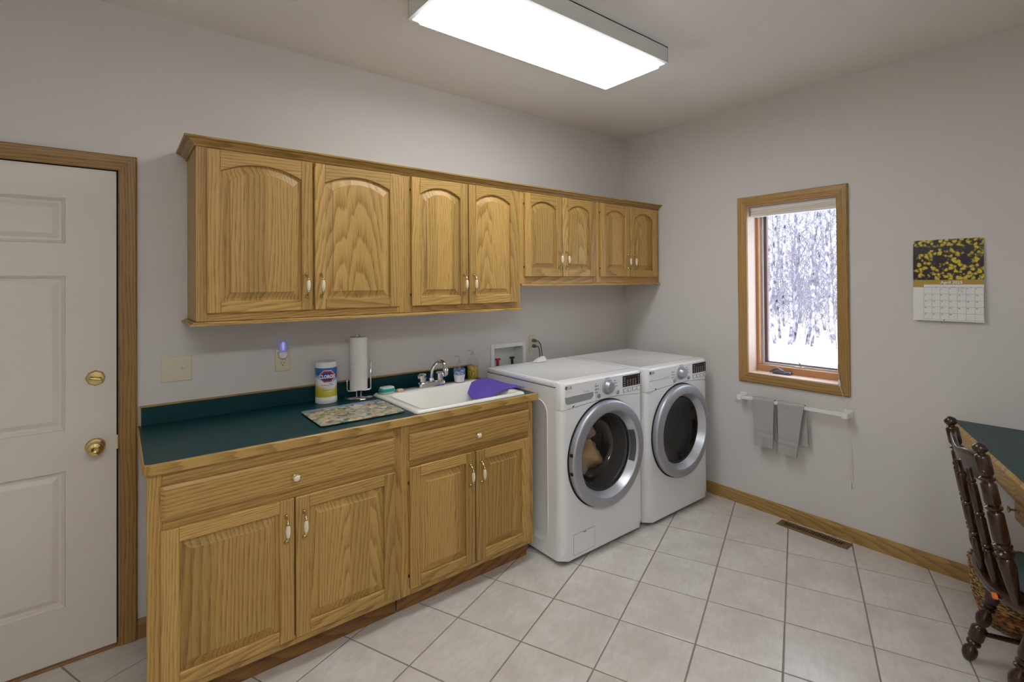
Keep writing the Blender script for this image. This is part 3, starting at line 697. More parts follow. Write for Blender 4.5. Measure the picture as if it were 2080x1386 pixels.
    for z, l in ((.95, .018), (.936, .026), (.916, .030)): pr_.box(cx + .075, cx + .075 + l, Y(-.0022), Y(-.0008), z, z + .0035)
    pr_.box(cx + .002, cx + .036, Y(-.0022), Y(-.0008), .9735, .9765)
    obj('panel_print', pr_, 'print', cp)
    lt = text('LG', .021, lambda x, z: P(-.296 + x, .952 + z, .0012), .0004, 'LEFT')
    obj('brand_lettering', lt, 'printd', cp)
    lg = B().lathe([(.0095, Y(-.0022)), (.0095, Y(-.0008))], (cx - .3105, 0, .9595), 'y', 20)
    em = obj('brand_emblem', lg, 'printd', cp)
    obj('emblem_letters', text('G', .011, lambda x, z: P(-.3105 + x, .9555 + z, .0018)), 'cream', em)
    dmk = B(); q0, q1 = P(-.262, .852), P(-.272, .852)
    dmk.add([P(-.268, .849, .0012), P(-.256, .849, .0012), P(-.250, .858, .0012), P(-.262, .858, .0012)], [(0, 1, 2, 3)])
    obj('direct_mark', dmk, 'printd', cp)
    if kind == 'washer':
        pocket = [(cx - .322, .909), (cx - .100, .912), (cx - .100, .890), (cx - .118, .873), (cx - .300, .868), (cx - .316, .876)]
        rg = obj('drawer_lip', B().loft([[(p[0], Y(.012), p[1]) for p in pocket], [(p[0], Y(-.0018), p[1]) for p in pocket], [(cx - .211 + (p[0] - cx + .211) * 1.03, Y(-.0018), .892 + (p[1] - .892) * 1.14) for p in pocket], [(cx - .211 + (p[0] - cx + .211) * 1.03, Y(.0), .892 + (p[1] - .892) * 1.14) for p in pocket]], False, False), 'white', cp)
        obj('drawer_recess', B().prism(pocket, 'y', Y(-.0014), Y(-.0012)), 'seam', rg)
        obj('drawer_print', text('Detergent', .011, lambda x, z: P(-.130 + x, .919 + z, .0012), 0, 'RIGHT'), 'print', cp)
        obj('drawer_seam', B().box(cx - .079, cx - .0775, Y(-.0016), Y(0), .852, .956), 'seam', cp)
        # drain filter flap low on the front
        ff = rrect(cx - .262, cx - .100, .042, .152, .006)
        fl_ = obj('filter_flap', B().loft([[(p[0], Y(.0005), p[1]) for p in ff], [(p[0], Y(-.0010), p[1]) for p in ff], [(cx - .181 + (p[0] - cx + .181) * .985, Y(-.0010), .097 + (p[1] - .097) * .98) for p in ff]], False, True), 'white', t)
        ln = B()
        for a, c, e, g_ in ((-.263, -.099, .1525, .154), (-.263, -.099, .040, .0415), (-.264, -.2625, .040, .154), (-.0995, -.098, .040, .154)): ln.box(cx + a, cx + c, Y(-.0009), Y(.0005), e, g_)
        obj('flap_seam', ln, 'seam', fl_); obj('flap_notch', B().box(cx - .190, cx - .166, Y(-.0016), Y(0), .145, .150), 'print', fl_)
        st = obj('warranty_sticker', B().box(cx + .310, cx + .338, roll(cx + .338) - .0016, roll(cx + .338) + .002, .762, .815), plain('pale_blue_sticker', (150, 184, 224), .5), t)
        obj('sticker_number', text('10', .026, lambda x, z: (cx + .324 + x, roll(cx + .338) - .0022, .770 + z), .0006), plain('blue_print', (28, 70, 140), .5), st)
        ms = rrect(-.684, -.20, .088, .878, .075, 8)
        obj('side_emboss', B().loft([[(x0 + .001, p[0], p[1]) for p in ms], [(x0 - .0035, -.442 + (p[0] + .442) * .994, .483 + (p[1] - .483) * .996) for p in ms], [(x0 - .0035, -.442 + (p[0] + .442) * .975, .483 + (p[1] - .483) * .985) for p in ms], [(x0 - .0005, -.442 + (p[0] + .442) * .96, .483 + (p[1] - .483) * .975) for p in ms]], False, True), 'white', t, 40)
    else:
        obj('panel_groove', B().box(cx - .322, cx - .110, Y(-.0017), Y(0), .907, .9095), 'seam', cp)
        obj('panel_lettering', text('Sensor Dry', .011, lambda x, z: P(-.120 + x, .9135 + z, .0012), 0, 'RIGHT'), 'print', cp)
    return t
machine('washer', 'white front load washing machine with round silver door, beside the sink cabinet', -1.500, -.803, -.795)
machine('dryer', 'white front load dryer with dark round window in the room corner', -.790, -.098, -.814)

def garment(name, label, c, r, mat, seed, sq=(1, 1, 1)):
    rg = random.Random(seed); ph = [rg.uniform(0, 6.28) for _ in range(6)]
    b = B(); n, m = 18, 26
    rings = []
    for i in range(n + 1):
        th = PI * i / n; ring = []
        for j in range(m):
            p = 2 * PI * j / m; q = 1 + .16 * math.sin(3 * p + ph[0] + 2 * th) + .12 * math.sin(5 * th + ph[1] + 2 * p) + .07 * math.sin(9 * p + ph[2]) + .05 * math.sin(11 * th + 4 * p + ph[3])
            s_ = max(.001, math.sin(th)); ring.append((c[0] + r * q * s_ * math.cos(p) * sq[0], c[1] + r * q * s_ * math.sin(p) * sq[1], c[2] - r * q * math.cos(th) * sq[2]))
        rings.append(ring)
    b.loft(rings); return tag(obj(name, b, mat, None, 80, (c[0], c[1], c[2] - r * sq[2])), label, 'laundry', 'laundry inside the washer')
garment('garment', 'tan crumpled garment inside the washer drum', (-1.085, -.545, .455), .105, plain('tan_cloth', (214, 184, 140), .9), 3, (1, .9, .9))
garment('garment', 'pale striped garment near the top of the washer drum', (-1.10, -.555, .645), .085, plain('pale_cloth', (196, 180, 166), .9), 5, (1, .9, 1))
garment('garment', 'black crumpled garment inside the washer drum', (-.985, -.47, .57), .08, plain('black_cloth', (26, 24, 26), .9), 8, (1, .8, 1.1))

# ------------------------------------------------------------------ things on the back wall
wb = thing('washer_box', 'white recessed washer outlet box in the wall behind the washer', 'outlet box', (-1.25, 0, .93))
b = B()
for a, c, e, f_ in ((-1.402, -1.372, .90, 1.118), (-1.128, -1.098, .90, 1.118), (-1.372, -1.128, 1.088, 1.118), (-1.372, -1.128, .90, .93)): b.box(a, c, -.007, -.0005, e, f_, .002)
obj('flange', b, 'whitep', wb)
e_ = .0015
obj('recess', B().add([(-1.372 + e_, -.004, .93 + e_), (-1.128 - e_, -.004, .93 + e_), (-1.128 - e_, -.004, 1.088 - e_), (-1.372 + e_, -.004, 1.088 - e_), (-1.372 + e_, .09, .93 + e_), (-1.128 - e_, .09, .93 + e_), (-1.128 - e_, .09, 1.088 - e_), (-1.372 + e_, .09, 1.088 - e_)],
    [(4, 5, 6, 7), (0, 4, 7, 3), (1, 2, 6, 5), (0, 1, 5, 4), (3, 7, 6, 2)]), 'whitep', wb)
obj('hot_valve', B().box(-1.345, -1.31, .01, .03, 1.004, 1.016, .002).lathe([(.009, .95), (.009, 1.006)], (-1.328, .02, 0), 'z', 12), 'red', wb)
obj('cold_valve', B().box(-1.222, -1.187, .01, .03, 1.004, 1.016, .002).lathe([(.009, .95), (.009, 1.006)], (-1.204, .02, 0), 'z', 12), 'blk', wb)

def plate(b, x0, x1, z0, z1, t=.006): 
    q = rrect(x0, x1, z0, z1, .004, 3); cx, cz = (x0 + x1) / 2, (z0 + z1) / 2
    sh = lambda k, y: [(cx + (p[0] - cx) * k, y, cz + (p[1] - cz) * k) for p in q]
    return b.loft([sh(1, -.0005), sh(1, -t * .5), sh(.94, -t)])
sw = thing('light_switch', 'ivory double toggle switch plate on the wall beside the door', 'switch', (-3.139, 0, 1.097))
obj('plate', plate(B(), -3.197, -3.081, 1.096, 1.211), 'ivory', sw)
for x, up_ in ((-3.162, -1), (-3.116, 1)):
    tg = obj('toggle_slot', B().box(x - .006, x + .006, -.0075, -.004, 1.141, 1.166), 'ivory', sw)
    obj('toggle', B().loft([[(x - .0045, -.006, 1.148), (x + .0045, -.006, 1.148), (x + .0045, -.006, 1.159), (x - .0045, -.006, 1.159)], [(x - .0035, -.017, 1.1535 + up_ * .008 - .004), (x + .0035, -.017, 1.1535 + up_ * .008 - .004), (x + .0035, -.017, 1.1535 + up_ * .008 + .004), (x - .0035, -.017, 1.1535 + up_ * .008 + .004)]]), 'whitep', tg)
    for z in (1.123, 1.184): obj('screw', B().lathe([(.003, -.0055), (.003, -.0068), (.0005, -.0072)], (x, 0, z), 'y', 10), 'ivory', sw)
def outlet(name, label, x0, x1, z0, z1):
    t = thing(name, label, 'outlet', ((x0 + x1) / 2, 0, z0)); obj('plate', plate(B(), x0, x1, z0, z1), 'ivory', t); cx, cz = (x0 + x1) / 2, (z0 + z1) / 2
    for s in (-1, 1):
        zc_ = cz + s * .0195
        rc = obj('receptacle', B().prism(rrect(cx - .0165, cx + .0165, zc_ - .014, zc_ + .014, .009), 'y', -.0078, -.004), 'ivory', t)
        obj('slots', B().box(cx - .0075, cx - .0055, -.0082, -.007, zc_ + .0, zc_ + .009).box(cx + .0055, cx + .0075, -.0082, -.007, zc_ + .001, zc_ + .009).lathe([(.0028, -.0082), (.0028, -.007)], (cx, 0, zc_ - .006), 'y', 10), 'gap', rc)
    obj('screw', B().lathe([(.003, -.0055), (.003, -.0068), (.0005, -.0072)], (cx, 0, cz), 'y', 10), 'ivory', t)
outlet('wall_outlet', 'ivory wall outlet above the green counter holding a night light', -2.729, -2.659, 1.091, 1.205)
outlet('wall_outlet', 'ivory wall outlet behind the washer with two grey plugs', -1.069, -.999, 1.042, 1.156)
nl = thing('night_light', 'small plug in night light glowing faint blue in the outlet', 'night light', (-2.697, -.01, 1.155))
q = [(-2.719, 1.192), (-2.719, 1.176), (-2.710, 1.160), (-2.697, 1.156), (-2.684, 1.160), (-2.675, 1.176), (-2.675, 1.192)]
sh = lambda k, y: [(-2.697 + (p[0] + 2.697) * k, y, 1.175 + (p[1] - 1.175) * k) for p in q]
obj('body', B().loft([sh(1, -.009), sh(1, -.026), sh(.85, -.032)]), 'whitep', nl, 30)
kb = NT('night_light_dome'); kb.col(lin((200, 205, 240))); kb.p.inputs['Alpha'].default_value = .55; kb.set(.15); kb.p.inputs['Emission Color'].default_value = lin((120, 130, 255)); kb.p.inputs['Emission Strength'].default_value = .08
obj('dome', B().lathe([(.0175, 1.1925), (.0165, 1.205), (.0155, 1.222), (.0135, 1.236), (.008, 1.244), (.0005, 1.247)], (-2.697, -.028, 0), 'z', 20), kb.m, nl, 60)
obj('bulb', B().lathe([(.003, 1.2), (.006, 1.222), (.0075, 1.232), (.004, 1.240), (.0005, 1.242)], (-2.697, -.028, 0), 'z', 12), emit('blue_led', (170, 176, 255), .9), nl, 60)
for i, (z, dx) in enumerate(((1.1185, .0), (1.0795, -.004))):
    t = thing('power_cord', ('upper' if i == 0 else 'lower') + ' grey plug and cord in the outlet behind the washer', 'power cord', (-1.034, -.01, z))
    obj('plug', B().loft([[(-1.034 + k * math.cos(a) * .013, y, z + k * math.sin(a) * .012) for a in [2 * PI * q_ / 12 for q_ in range(12)]] for k, y in ((1, -.009), (1.05, -.024), (.8, -.036), (.35, -.044))]), 'cord', t, 50)
    obj('cord', B().tube([(-1.034, -.040, z), (-1.022, -.052, z - .002), (-1.006 + dx * 3, -.056, z - .025), (-.998 + dx * 4, -.058, z - .065), (-.994 + dx * 4, -.060, z - .12), (-.992 + dx * 4, -.062, .93), (-.99 + dx * 4, -.07, .75)], .0045, 8), 'cord', t, 60)
b = B(); rgx = random.Random(4)
R0 = [(-1.088 + .052 * math.cos(a) * (1 + .3 * rgx.random()), -.145 + .028 * math.sin(a), .9912) for a in [2 * PI * i / 14 for i in range(14)]]
R1 = [(-1.075 + .036 * math.cos(a) * (1 + .4 * rgx.random()), -.142 + .020 * math.sin(a), 1.004 + .006 * rgx.random()) for a in [2 * PI * i / 14 for i in range(14)]]
R2 = [(-1.060 + .012 * math.cos(a), -.140 + .010 * math.sin(a), 1.020 + .006 * rgx.random()) for a in [2 * PI * i / 14 for i in range(14)]]
tag(obj('tissue', B().loft([R0, R1, R2]), 'whitep', None, None, (-1.075, -.145, .9912)), 'crumpled white tissue on the back of the washer lid', 'tissue')

# ------------------------------------------------------------------ things on the counter
Z = .9205
# wipes canister
cxx, cyy, cr_ = -2.503, -.082, .0535
PHI = math.radians(-101)
cw = thing('wipes_canister', 'white canister of disinfecting wipes with blue and yellow label', 'canister', (cxx, cyy, Z))
obj('body', B().lathe([(cr_ - .002, Z), (cr_, Z + .003), (cr_, Z + .030), (cr_ - .0012, Z + .033), (cr_ - .0012, Z + .182), (cr_ - .003, Z + .186)], (cxx, cyy, 0), 'z', 40), 'whitep', cw, 40)
obj('lid', B().lathe([(cr_ + .0005, Z + .184), (cr_ + .0005, Z + .188), (cr_ - .003, Z + .205), (cr_ - .006, Z + .210), (cr_ - .014, Z + .212), (.0005, Z + .212)], (cxx, cyy, 0), 'z', 40), 'whitep', cw, 35)
kl = NT('wipes_label'); sp = kl.n('SeparateXYZ', i_0=kl.coord()).outputs
swo = kl.math('MULTIPLY', kl.math('ABSOLUTE', kl.math('ADD', sp[0], -.004)), .55)
kl.col(kl.ramp(kl.math('MULTIPLY', kl.math('ADD', sp[2], kl.math('MULTIPLY', swo, -1.)), 5.0), [(.16, (196, 184, 50)), (.28, (208, 202, 86)), (.36, (240, 240, 236)), (.47, (238, 240, 240)), (.53, (120, 190, 222)), (.59, (24, 96, 170)), (.9, (26, 110, 180))]))
kl.set(.35); lab = obj('label', B().lathe([(cr_ - .0008, Z + .033), (cr_ - .0008, Z + .182)], (cxx, cyy, 0), 'z', 48, False, False), kl.m, cw, 60)
def cyl(off): return lambda x, z: (cxx + (cr_ + off) * math.cos(PHI + x / cr_), cyy + (cr_ + off) * math.sin(PHI + x / cr_), Z + z)
def diamond(wd, ht, off, zc_):
    f_ = cyl(off); n = 24; b = B(); top, bot = [], []
    for i in range(n + 1):
        x = -wd + 2 * wd * i / n; h_ = ht * min(1, (1 - abs(x) / wd) * 1.55 + .06); top.append(f_(x, zc_ + h_)); bot.append(f_(x, zc_ - h_))
    return b.loft([top, bot], False, False, False)
M['bprint'] = plain('blue_print_label', (24, 60, 140), .4, var=0); M['rprint'] = plain('red_print_label', (206, 52, 34), .4, var=0); M['yprint'] = plain('olive_print_label', (150, 140, 30), .4, var=0)
obj('badge_rim', diamond(.047, .032, .0002, .139), M['cream'], lab); obj('badge_red', diamond(.0445, .029, .0005, .139), M['rprint'], lab); obj('badge_blue', diamond(.038, .0215, .0008, .139), M['bprint'], lab)
obj('badge_lettering', text('CLOROX', .0235, lambda x, z: cyl(.0012)(x, .1305 + z), .0012, squash=.80), 'cream', lab)
obj('label_lettering', text('Disinfecting Wipes', .0085, lambda x, z: cyl(.0003)(x, .093 + z), .0001), 'bprint', lab)
obj('label_lettering', text('Kills 99.9% of', .0075, lambda x, z: cyl(.0003)(x, .084 + z)), 'rprint', lab)
obj('label_lettering', text('viruses & bacteria', .0075, lambda x, z: cyl(.0003)(x, .076 + z)), 'rprint', lab)
obj('label_lettering', B().join(diamond(.034, .0014, .0003, .070)), 'yprint', lab)

# paper towel holder with roll
hx, hy = -2.338, -.100
ph = thing('paper_towel_holder', 'chrome wire paper towel holder with round base', 'towel holder', (hx, hy, Z))
obj('base', B().lathe([(.074, Z), (.076, Z + .004), (.072, Z + .009), (.055, Z + .013), (.0005, Z + .015)], (hx, hy, 0), 'z', 40), 'chrome', ph, 40)
obj('post', B().tube([(hx - .012, hy, Z + .012), (hx - .012, hy, 1.246), (hx - .008, hy, 1.256), (hx, hy, 1.259), (hx + .008, hy, 1.256), (hx + .012, hy, 1.246), (hx + .012, hy, Z + .012)], .0032, 8), 'chrome', ph, 60)
vx, vy = .955, -.297     # left to right as seen from the room
def arm(s, top, off):
    P_ = lambda o, z, q: (hx + s * vx * o + q * .297, hy + s * vy * o + q * .955, z)
    return B().tube([P_(.012, Z + .040, -.008), P_(off - .006, Z + .040, -.008), P_(off, Z + .046, -.008), P_(off, top - .006, -.008), P_(off, top, 0), P_(off, top - .006, .008), P_(off, Z + .046, .008), P_(off - .006, Z + .040, .008), P_(.012, Z + .040, .008)], .003, 8)
obj('arm', arm(1, 1.118, .062), 'chrome', ph, 60); obj('arm', arm(-1, 1.030, .060), 'chrome', ph, 60)
kt = NT('quilted_paper'); vr = kt.n('TexVoronoi', i_Vector=kt.coord(), i_Scale=95.).outputs[0]
kt.col(kt.mix(vr, lin((238, 236, 230)), lin((226, 224, 218)))); kt.set(.95, spec=.1); kt.bump(vr, .5, .003)
tag(obj('paper_towel_roll', B().lathe([(.021, .967), (.045, .967), (.0455, .972), (.0455, 1.242), (.045, 1.247), (.021, 1.247), (.0205, 1.24), (.0205, .974)], (hx, hy, 0), 'z', 40, False, False).add([], []), kt.m, None, 35, (hx, hy, .967)), 'white paper towel roll standing on the chrome holder', 'paper towel')

# glass cutting board with fruit print
kc = NT('fruit_print'); co = kc.coord()
vo = kc.n('TexVoronoi', i_Vector=kc.vmath('ADD', co, kc.vmath('MULTIPLY', kc.n('TexNoise', i_Vector=co, i_Scale=30., i_Detail=4.).outputs[1], (.045, .045, .045))), i_Scale=40.)
hs = kc.n('SeparateColor', i_0=vo.outputs[1]).outputs
fr = kc.ramp(hs[0], [(0., (92, 128, 84)), (.16, (150, 172, 120)), (.3, (204, 200, 170)), (.44, (196, 142, 92)), (.56, (110, 92, 96)), (.66, (88, 70, 84)), (.76, (212, 176, 130)), (.88, (134, 150, 134)), (1., (70, 84, 78))])
n3 = kc.noise(co, 70., 4, .7)
yy = kc.n('SeparateXYZ', i_0=co).outputs[1]
fr2 = kc.mix(kc.ramp(n3, [(.42, (0, 0, 0, 1)), (.68, (.62, .62, .62, 1))]), fr, lin((206, 196, 172)))
fr3 = kc.mix(kc.ramp(kc.math('ADD', kc.math('MULTIPLY', yy, 6.), kc.math('MULTIPLY', n3, .5)), [(.95, (0, 0, 0, 1)), (1.15, (1, 1, 1, 1))]), fr2, lin((140, 156, 196)))
kc.col(fr3); kc.set(.12, spec=.5, coat=.3)
cb = [(p[0], p[1]) for p in rrect(-2.674, -2.283, -.556, -.246, .016)]
sh = lambda k, z: [(-2.4785 + (p[0] + 2.4785) * k, -.401 + (p[1] + .401) * k, z) for p in cb]
cbo = thing('cutting_board', 'glass cutting board printed with fruit and leaves lying on the counter', 'cutting board', (-2.4785, -.401, Z))
obj('board', B().loft([sh(1, Z + .004), sh(1.003, Z + .007), sh(.995, Z + .009)]), kc.m, cbo)
for sx in (-1, 1):
    for sy in (-1, 1): obj('foot', B().lathe([(.006, Z), (.006, Z + .004)], (-2.4785 + sx * .17, -.401 + sy * .13, 0), 'z', 10), 'rubber', cbo)

# dish brush on the sink ledge
sb = thing('scrub_brush', 'teal and white scrub brush lying on the sink corner', 'brush', (-2.205, -.16, .934))
obj('bristles', B().loft([[(p[0], p[1], z) for p in rrect(-2.243 + i, -2.168 - i, -.188 + i, -.136 - i, .012)] for i, z in ((0.004, .934), (0, .946))]), plain('pale_bristles', (206, 208, 196), .9, var=.2, sc=300), sb)
obj('grip', B().loft([[(p[0], p[1], z) for p in rrect(-2.247 + i, -2.164 - i, -.192 + i, -.132 - i, .014)] for i, z in ((.001, .946), (0, .95), (.001, .958), (.006, .961))]), plain('teal_plastic', (10, 150, 136), .35), sb, 40)
obj('pad', B().loft([[(p[0], p[1], z) for p in rrect(-2.243 + i, -2.168 - i, -.188 + i, -.136 - i, .014)] for i, z in ((.002, .961), (0, .966), (.004, .971))]), plain('pale_mint_pad', (196, 222, 214), .5), sb, 40)
tag(obj('soap_bar', B().loft([[(p[0], p[1], z) for p in rrect(-2.150 + i, -2.112 - i, -.180 + i, -.150 - i, .008)] for i, z in ((.002, .934), (0, .938), (0, .944), (.005, .949))]), plain('tan_soap', (214, 184, 150), .5), None, 40, (-2.131, -.165, .934)), 'small worn tan soap on the sink ledge beside the brush', 'soap')

def bottle(name, label, x, y, z, prof, fill, fillmat, extra):
    t = thing(name, label, 'bottle', (x, y, z)); obj('glass', B().lathe([(r, z + h) for r, h in prof], (x, y, 0), 'z', 28, True, False), 'clear', t, 60)
    obj('contents', B().lathe([(r, z + h) for r, h in fill], (x, y, 0), 'z', 24), fillmat, t, 60)
    extra(t); return t
def pump(x, y, z0, h, mt, ang):
    c, s = math.cos(ang), math.sin(ang)
    def ex(t):
        cl = obj('collar', B().lathe([(.013, z0), (.0135, z0 + .012), (.008, z0 + .016), (.005, z0 + .018)], (x, y, 0), 'z', 18), mt, t, 40)
        obj('pump', B().tube([(x, y, z0 + .016), (x, y, z0 + h - .004), (x + .006 * c, y + .006 * s, z0 + h), (x + .030 * c, y + .030 * s, z0 + h - .002), (x + .034 * c, y + .034 * s, z0 + h - .008)], .0042, 8), mt, cl, 60)
    return ex
M['pclear'] = glass('clear_plastic', (.92, .93, .94), .9, 1.4)
def ex1(t):
    pump(-1.738, -.150, .9345 + .112, .046, M['pclear'], math.radians(180))(t)
    obj('blue_label', B().lathe([(.0362, .9345 + .048), (.0352, .9345 + .080)], (-1.738, -.150, 0), 'z', 24, False, False), 'blabel', t, 60)
kbq = NT('blue_label'); n_ = kbq.noise(kbq.coord(), 60., 2); kbq.col(kbq.ramp(n_, [(.45, (96, 116, 190)), (.55, (190, 200, 226))])); kbq.p.inputs['Alpha'].default_value = .6; kbq.set(.4); M['blabel'] = kbq.m
bottle('soap_bottle', 'clear rounded soap bottle with white liquid at the back of the sink', -1.738, -.150, .9345,
       [(.024, 0), (.030, .003), (.033, .02), (.037, .05), (.034, .075), (.024, .096), (.014, .106), (.0125, .114)], [(.022, .002), (.028, .004), (.031, .02), (.0345, .044), (.0005, .045)], plain('white_soap', (240, 242, 242), .4), ex1)
ky = NT('yellow_beads'); vy_ = ky.n('TexVoronoi', i_Vector=ky.coord(), i_Scale=110.).outputs; ky.col(ky.ramp(vy_[0], [(.1, (238, 214, 96)), (.6, (210, 176, 60)), (.9, (120, 96, 40))])); ky.set(.4); ky.bump(vy_[0], .8, .006)
bottle('soap_bottle', 'clear glass bottle with yellow filling on the counter beside the washer', -1.585, -.062, Z,
       [(.030, 0), (.034, .003), (.035, .03), (.037, .07), (.038, .10), (.034, .122), (.022, .138), (.013, .148), (.0125, .156)], [(.029, .002), (.033, .005), (.0335, .03), (.0350, .082), (.0005, .086)], ky.m, pump(-1.585, -.062, Z + .154, .032, M['pclear'], math.radians(180)))

# purple cloth hung over the corner of the sink
rows = [[(-1.700, -.225, .9375), (-1.665, -.215, .944), (-1.61, -.225, .953), (-1.57, -.25, .944), (-1.535, -.30, .928)],
        [(-1.775, -.30, .897), (-1.70, -.31, .930), (-1.645, -.315, .950), (-1.585, -.335, .944), (-1.525, -.39, .926)],
        [(-1.800, -.385, .884), (-1.715, -.40, .922), (-1.650, -.42, .947), (-1.590, -.43, .940), (-1.517, -.46, .925)],
        [(-1.786, -.465, .884), (-1.715, -.50, .915), (-1.660, -.525, .9395), (-1.600, -.505, .938), (-1.512, -.497, .9245)]]
def samp(u, v):
    def lerp(L, t):
        k = min(len(L) - 2, int(t * (len(L) - 1))); f_ = t * (len(L) - 1) - k; return k, f_ * f_ * (3 - 2 * f_) * .5 + f_ * .5
    i, a = lerp(rows, v); out = []
    j, c = lerp(rows[0], u)
    for k in range(3): out.append((rows[i][j][k] * (1 - c) + rows[i][j + 1][k] * c) * (1 - a) + (rows[i + 1][j][k] * (1 - c) + rows[i + 1][j + 1][k] * c) * a)
    out[2] += .004 * math.sin(9 * u + 5 * v) * math.sin(7 * v) + .002 * math.sin(17 * v - 6 * u) * u * (1 - u) * 4 + .0015; return out
NU, NV = 28, 22; top = [[samp(i / NU, j / NV) for i in range(NU + 1)] for j in range(NV + 1)]
b = B(); vt = [p for r in top for p in r] + [(p[0], p[1], p[2] - .003) for r in top for p in r]; n0 = (NU + 1) * (NV + 1); fc = []
for j in range(NV):
    for i in range(NU):
        a = j * (NU + 1) + i; fc += [(a, a + 1, a + NU + 2, a + NU + 1), (n0 + a, n0 + a + NU + 1, n0 + a + NU + 2, n0 + a + 1)]
for i in range(NU):
    a = i; fc.append((a, n0 + a, n0 + a + 1, a + 1)); a = NV * (NU + 1) + i; fc.append((a, a + 1, n0 + a + 1, n0 + a))
for j in range(NV):
    a = j * (NU + 1); fc.append((a, a + NU + 1, n0 + a + NU + 1, n0 + a)); a += NU; fc.append((a, n0 + a, n0 + a + NU + 1, a + NU + 1))
b.add(vt, fc); tag(obj('cleaning_cloth', b, 'purple', None, 70, (-1.63, -.36, .935)), 'purple microfibre cloth draped over the right rim of the sink', 'cloth')

# ------------------------------------------------------------------ towel bar and towels
tb = thing('towel_bar', 'white towel bar on the wall under the window', 'towel bar', (0, -1.35, .72))
TZ = .748
obj('bar', B().box(-.068, -.050, -1.672, -1.026, TZ - .011, TZ + .009, .002), 'whitep', tb)
for y in (-1.030, -1.668):
    obj('bracket', B().loft([[(x, y + q[0] * k, TZ - .003 + q[1] * k) for q in rrect(-.024, .024, -.026, .026, .006)] for x, k in ((-.0006, 1), (-.008, 1), (-.012, .82), (-.040, .66), (-.074, .66), (-.078, .55))]), 'whitep', tb)
def hang(name, label, y0, y1, yb0, yb1, zf, zb, seed, xo=0.):
    """towel folded over the bar: front flap to zf, back flap to zb"""
    rg = random.Random(seed); n = 12; rings = []
    t = .010
    for j in range(n + 1):
        f_ = j / n; wob = .004 * math.sin(5 * f_ + seed) + .003 * math.sin(11 * f_)
        out, inn = [], []
        m = 34
        for i in range(m + 1):       # front flap bottom to top
            k = i / m; z = zf + (TZ + .006 - zf) * k; y = (y0 + (yb0 - y0) * (1 - k) ** .8) * (1 - f_) + (y1 + (yb1 - y1) * (1 - k) ** .8) * f_
            bl_ = .010 * math.exp(-((z - zf - .085) / .010) ** 2) + .008 * math.exp(-((z - zf - .05) / .008) ** 2)
            drop = -.008 * f_ * (1 - k) if seed % 2 else .004 * f_ * (1 - k)
            out.append((-.072 - .008 * (1 - k) - wob * (1 - k) + xo + bl_ * .5, y, z + drop)); inn.append((-.072 + t - .006 * (1 - k) - wob * (1 - k) + xo, y, z + drop))
        ty = y0 * (1 - f_) + y1 * f_
        out += [(-.066, ty, TZ + .018), (-.052, ty, TZ + .018)]; inn += [(-.066, ty, TZ + .0105), (-.052, ty, TZ + .0105)]
        for i in range(m + 1):
            k = i / m; z = TZ + .006 + (zb - TZ - .006) * k; y2 = ty - .010 * k
            out.append((-.042 + .012 * k, y2, z)); inn.append((-.0485 + .006 * k, y2, z))
        rings.append(out + inn[::-1])
    return tag(obj(name, B().loft(rings), 'terry', None, 70, (-.06, (y0 + y1) / 2, zf)), label, 'towel', 'grey hand towels')
hang('hand_towel', 'grey hand towel nearer the washer on the white bar', -1.122, -1.262, -1.135, -1.254, .452, .50, 4)
hang('hand_towel', 'grey hand towel hanging mid bar under the window', -1.284, -1.445, -1.290, -1.398, .442, .505, 7)

# ------------------------------------------------------------------ wall calendar
cal = thing('wall_calendar', 'open wall calendar with daffodil photo on the wall by the desk', 'calendar', (-.002, -2.128, 1.3187))
kp = NT('daffodil_print'); co = kp.coord(); sy = kp.n('SeparateXYZ', i_0=co).outputs
jit = kp.vmath('ADD', co, kp.vmath('MULTIPLY', kp.n('TexNoise', i_Vector=co, i_Scale=70., i_Detail=3.).outputs[1], (.02, .02, .02)))
vz = kp.n('TexVoronoi', i_Vector=jit, i_Scale=56.).outputs
spot = kp.ramp(vz[0], [(.34, (1, 1, 1, 1)), (.6, (0, 0, 0, 1))])
msk = kp.ramp(kp.math('ADD', kp.noise(co, 16., 3), kp.math('MULTIPLY', kp.math('SUBTRACT', sy[2], .30), -1.2)), [(.42, (0, 0, 0, 1)), (.5, (1, 1, 1, 1))])
topm = kp.ramp(kp.math('ADD', sy[2], kp.math('MULTIPLY', kp.noise(co, 20.), .03)), [(.400, (0, 0, 0, 1)), (.412, (1, 1, 1, 1))])
m_ = kp.math('MULTIPLY', spot, kp.math('ADD', msk, topm, True))
bgc = kp.mix(kp.noise(co, 40., 3), lin((34, 26, 36)), kp.mix(kp.noise(co, 9.), lin((72, 52, 70)), lin((50, 62, 34))))
kp.col(kp.mix(m_, bgc, kp.mix(vz[0], lin((226, 204, 70)), lin((176, 152, 44))))); kp.set(.35)
CY0, CY1 = -2.2702, -1.985
def sheet(z0, z1, x0, x1, th=.0012, n=8, bow=.004):
    r = []
    for i in range(n + 1):
        f_ = i / n; z = z0 + (z1 - z0) * f_; x = x0 + (x1 - x0) * f_ - bow * math.sin(PI * f_)
        r.append([(x, CY0, z), (x, CY1, z), (x + th, CY1, z), (x + th, CY0, z)])
    return B().loft(r)
XA, XB, XC = -.022, -.012, -.003     # bottom edge, fold, top edge stand-off
pg1 = obj('photo_page', sheet(1.5335, 1.7432, XB, XC), kp.m, cal)
pg2 = obj('month_page', sheet(1.3187, 1.5325, XA, XB, bow=.002), plain('calendar_paper', (232, 230, 226), .6, var=0), cal)
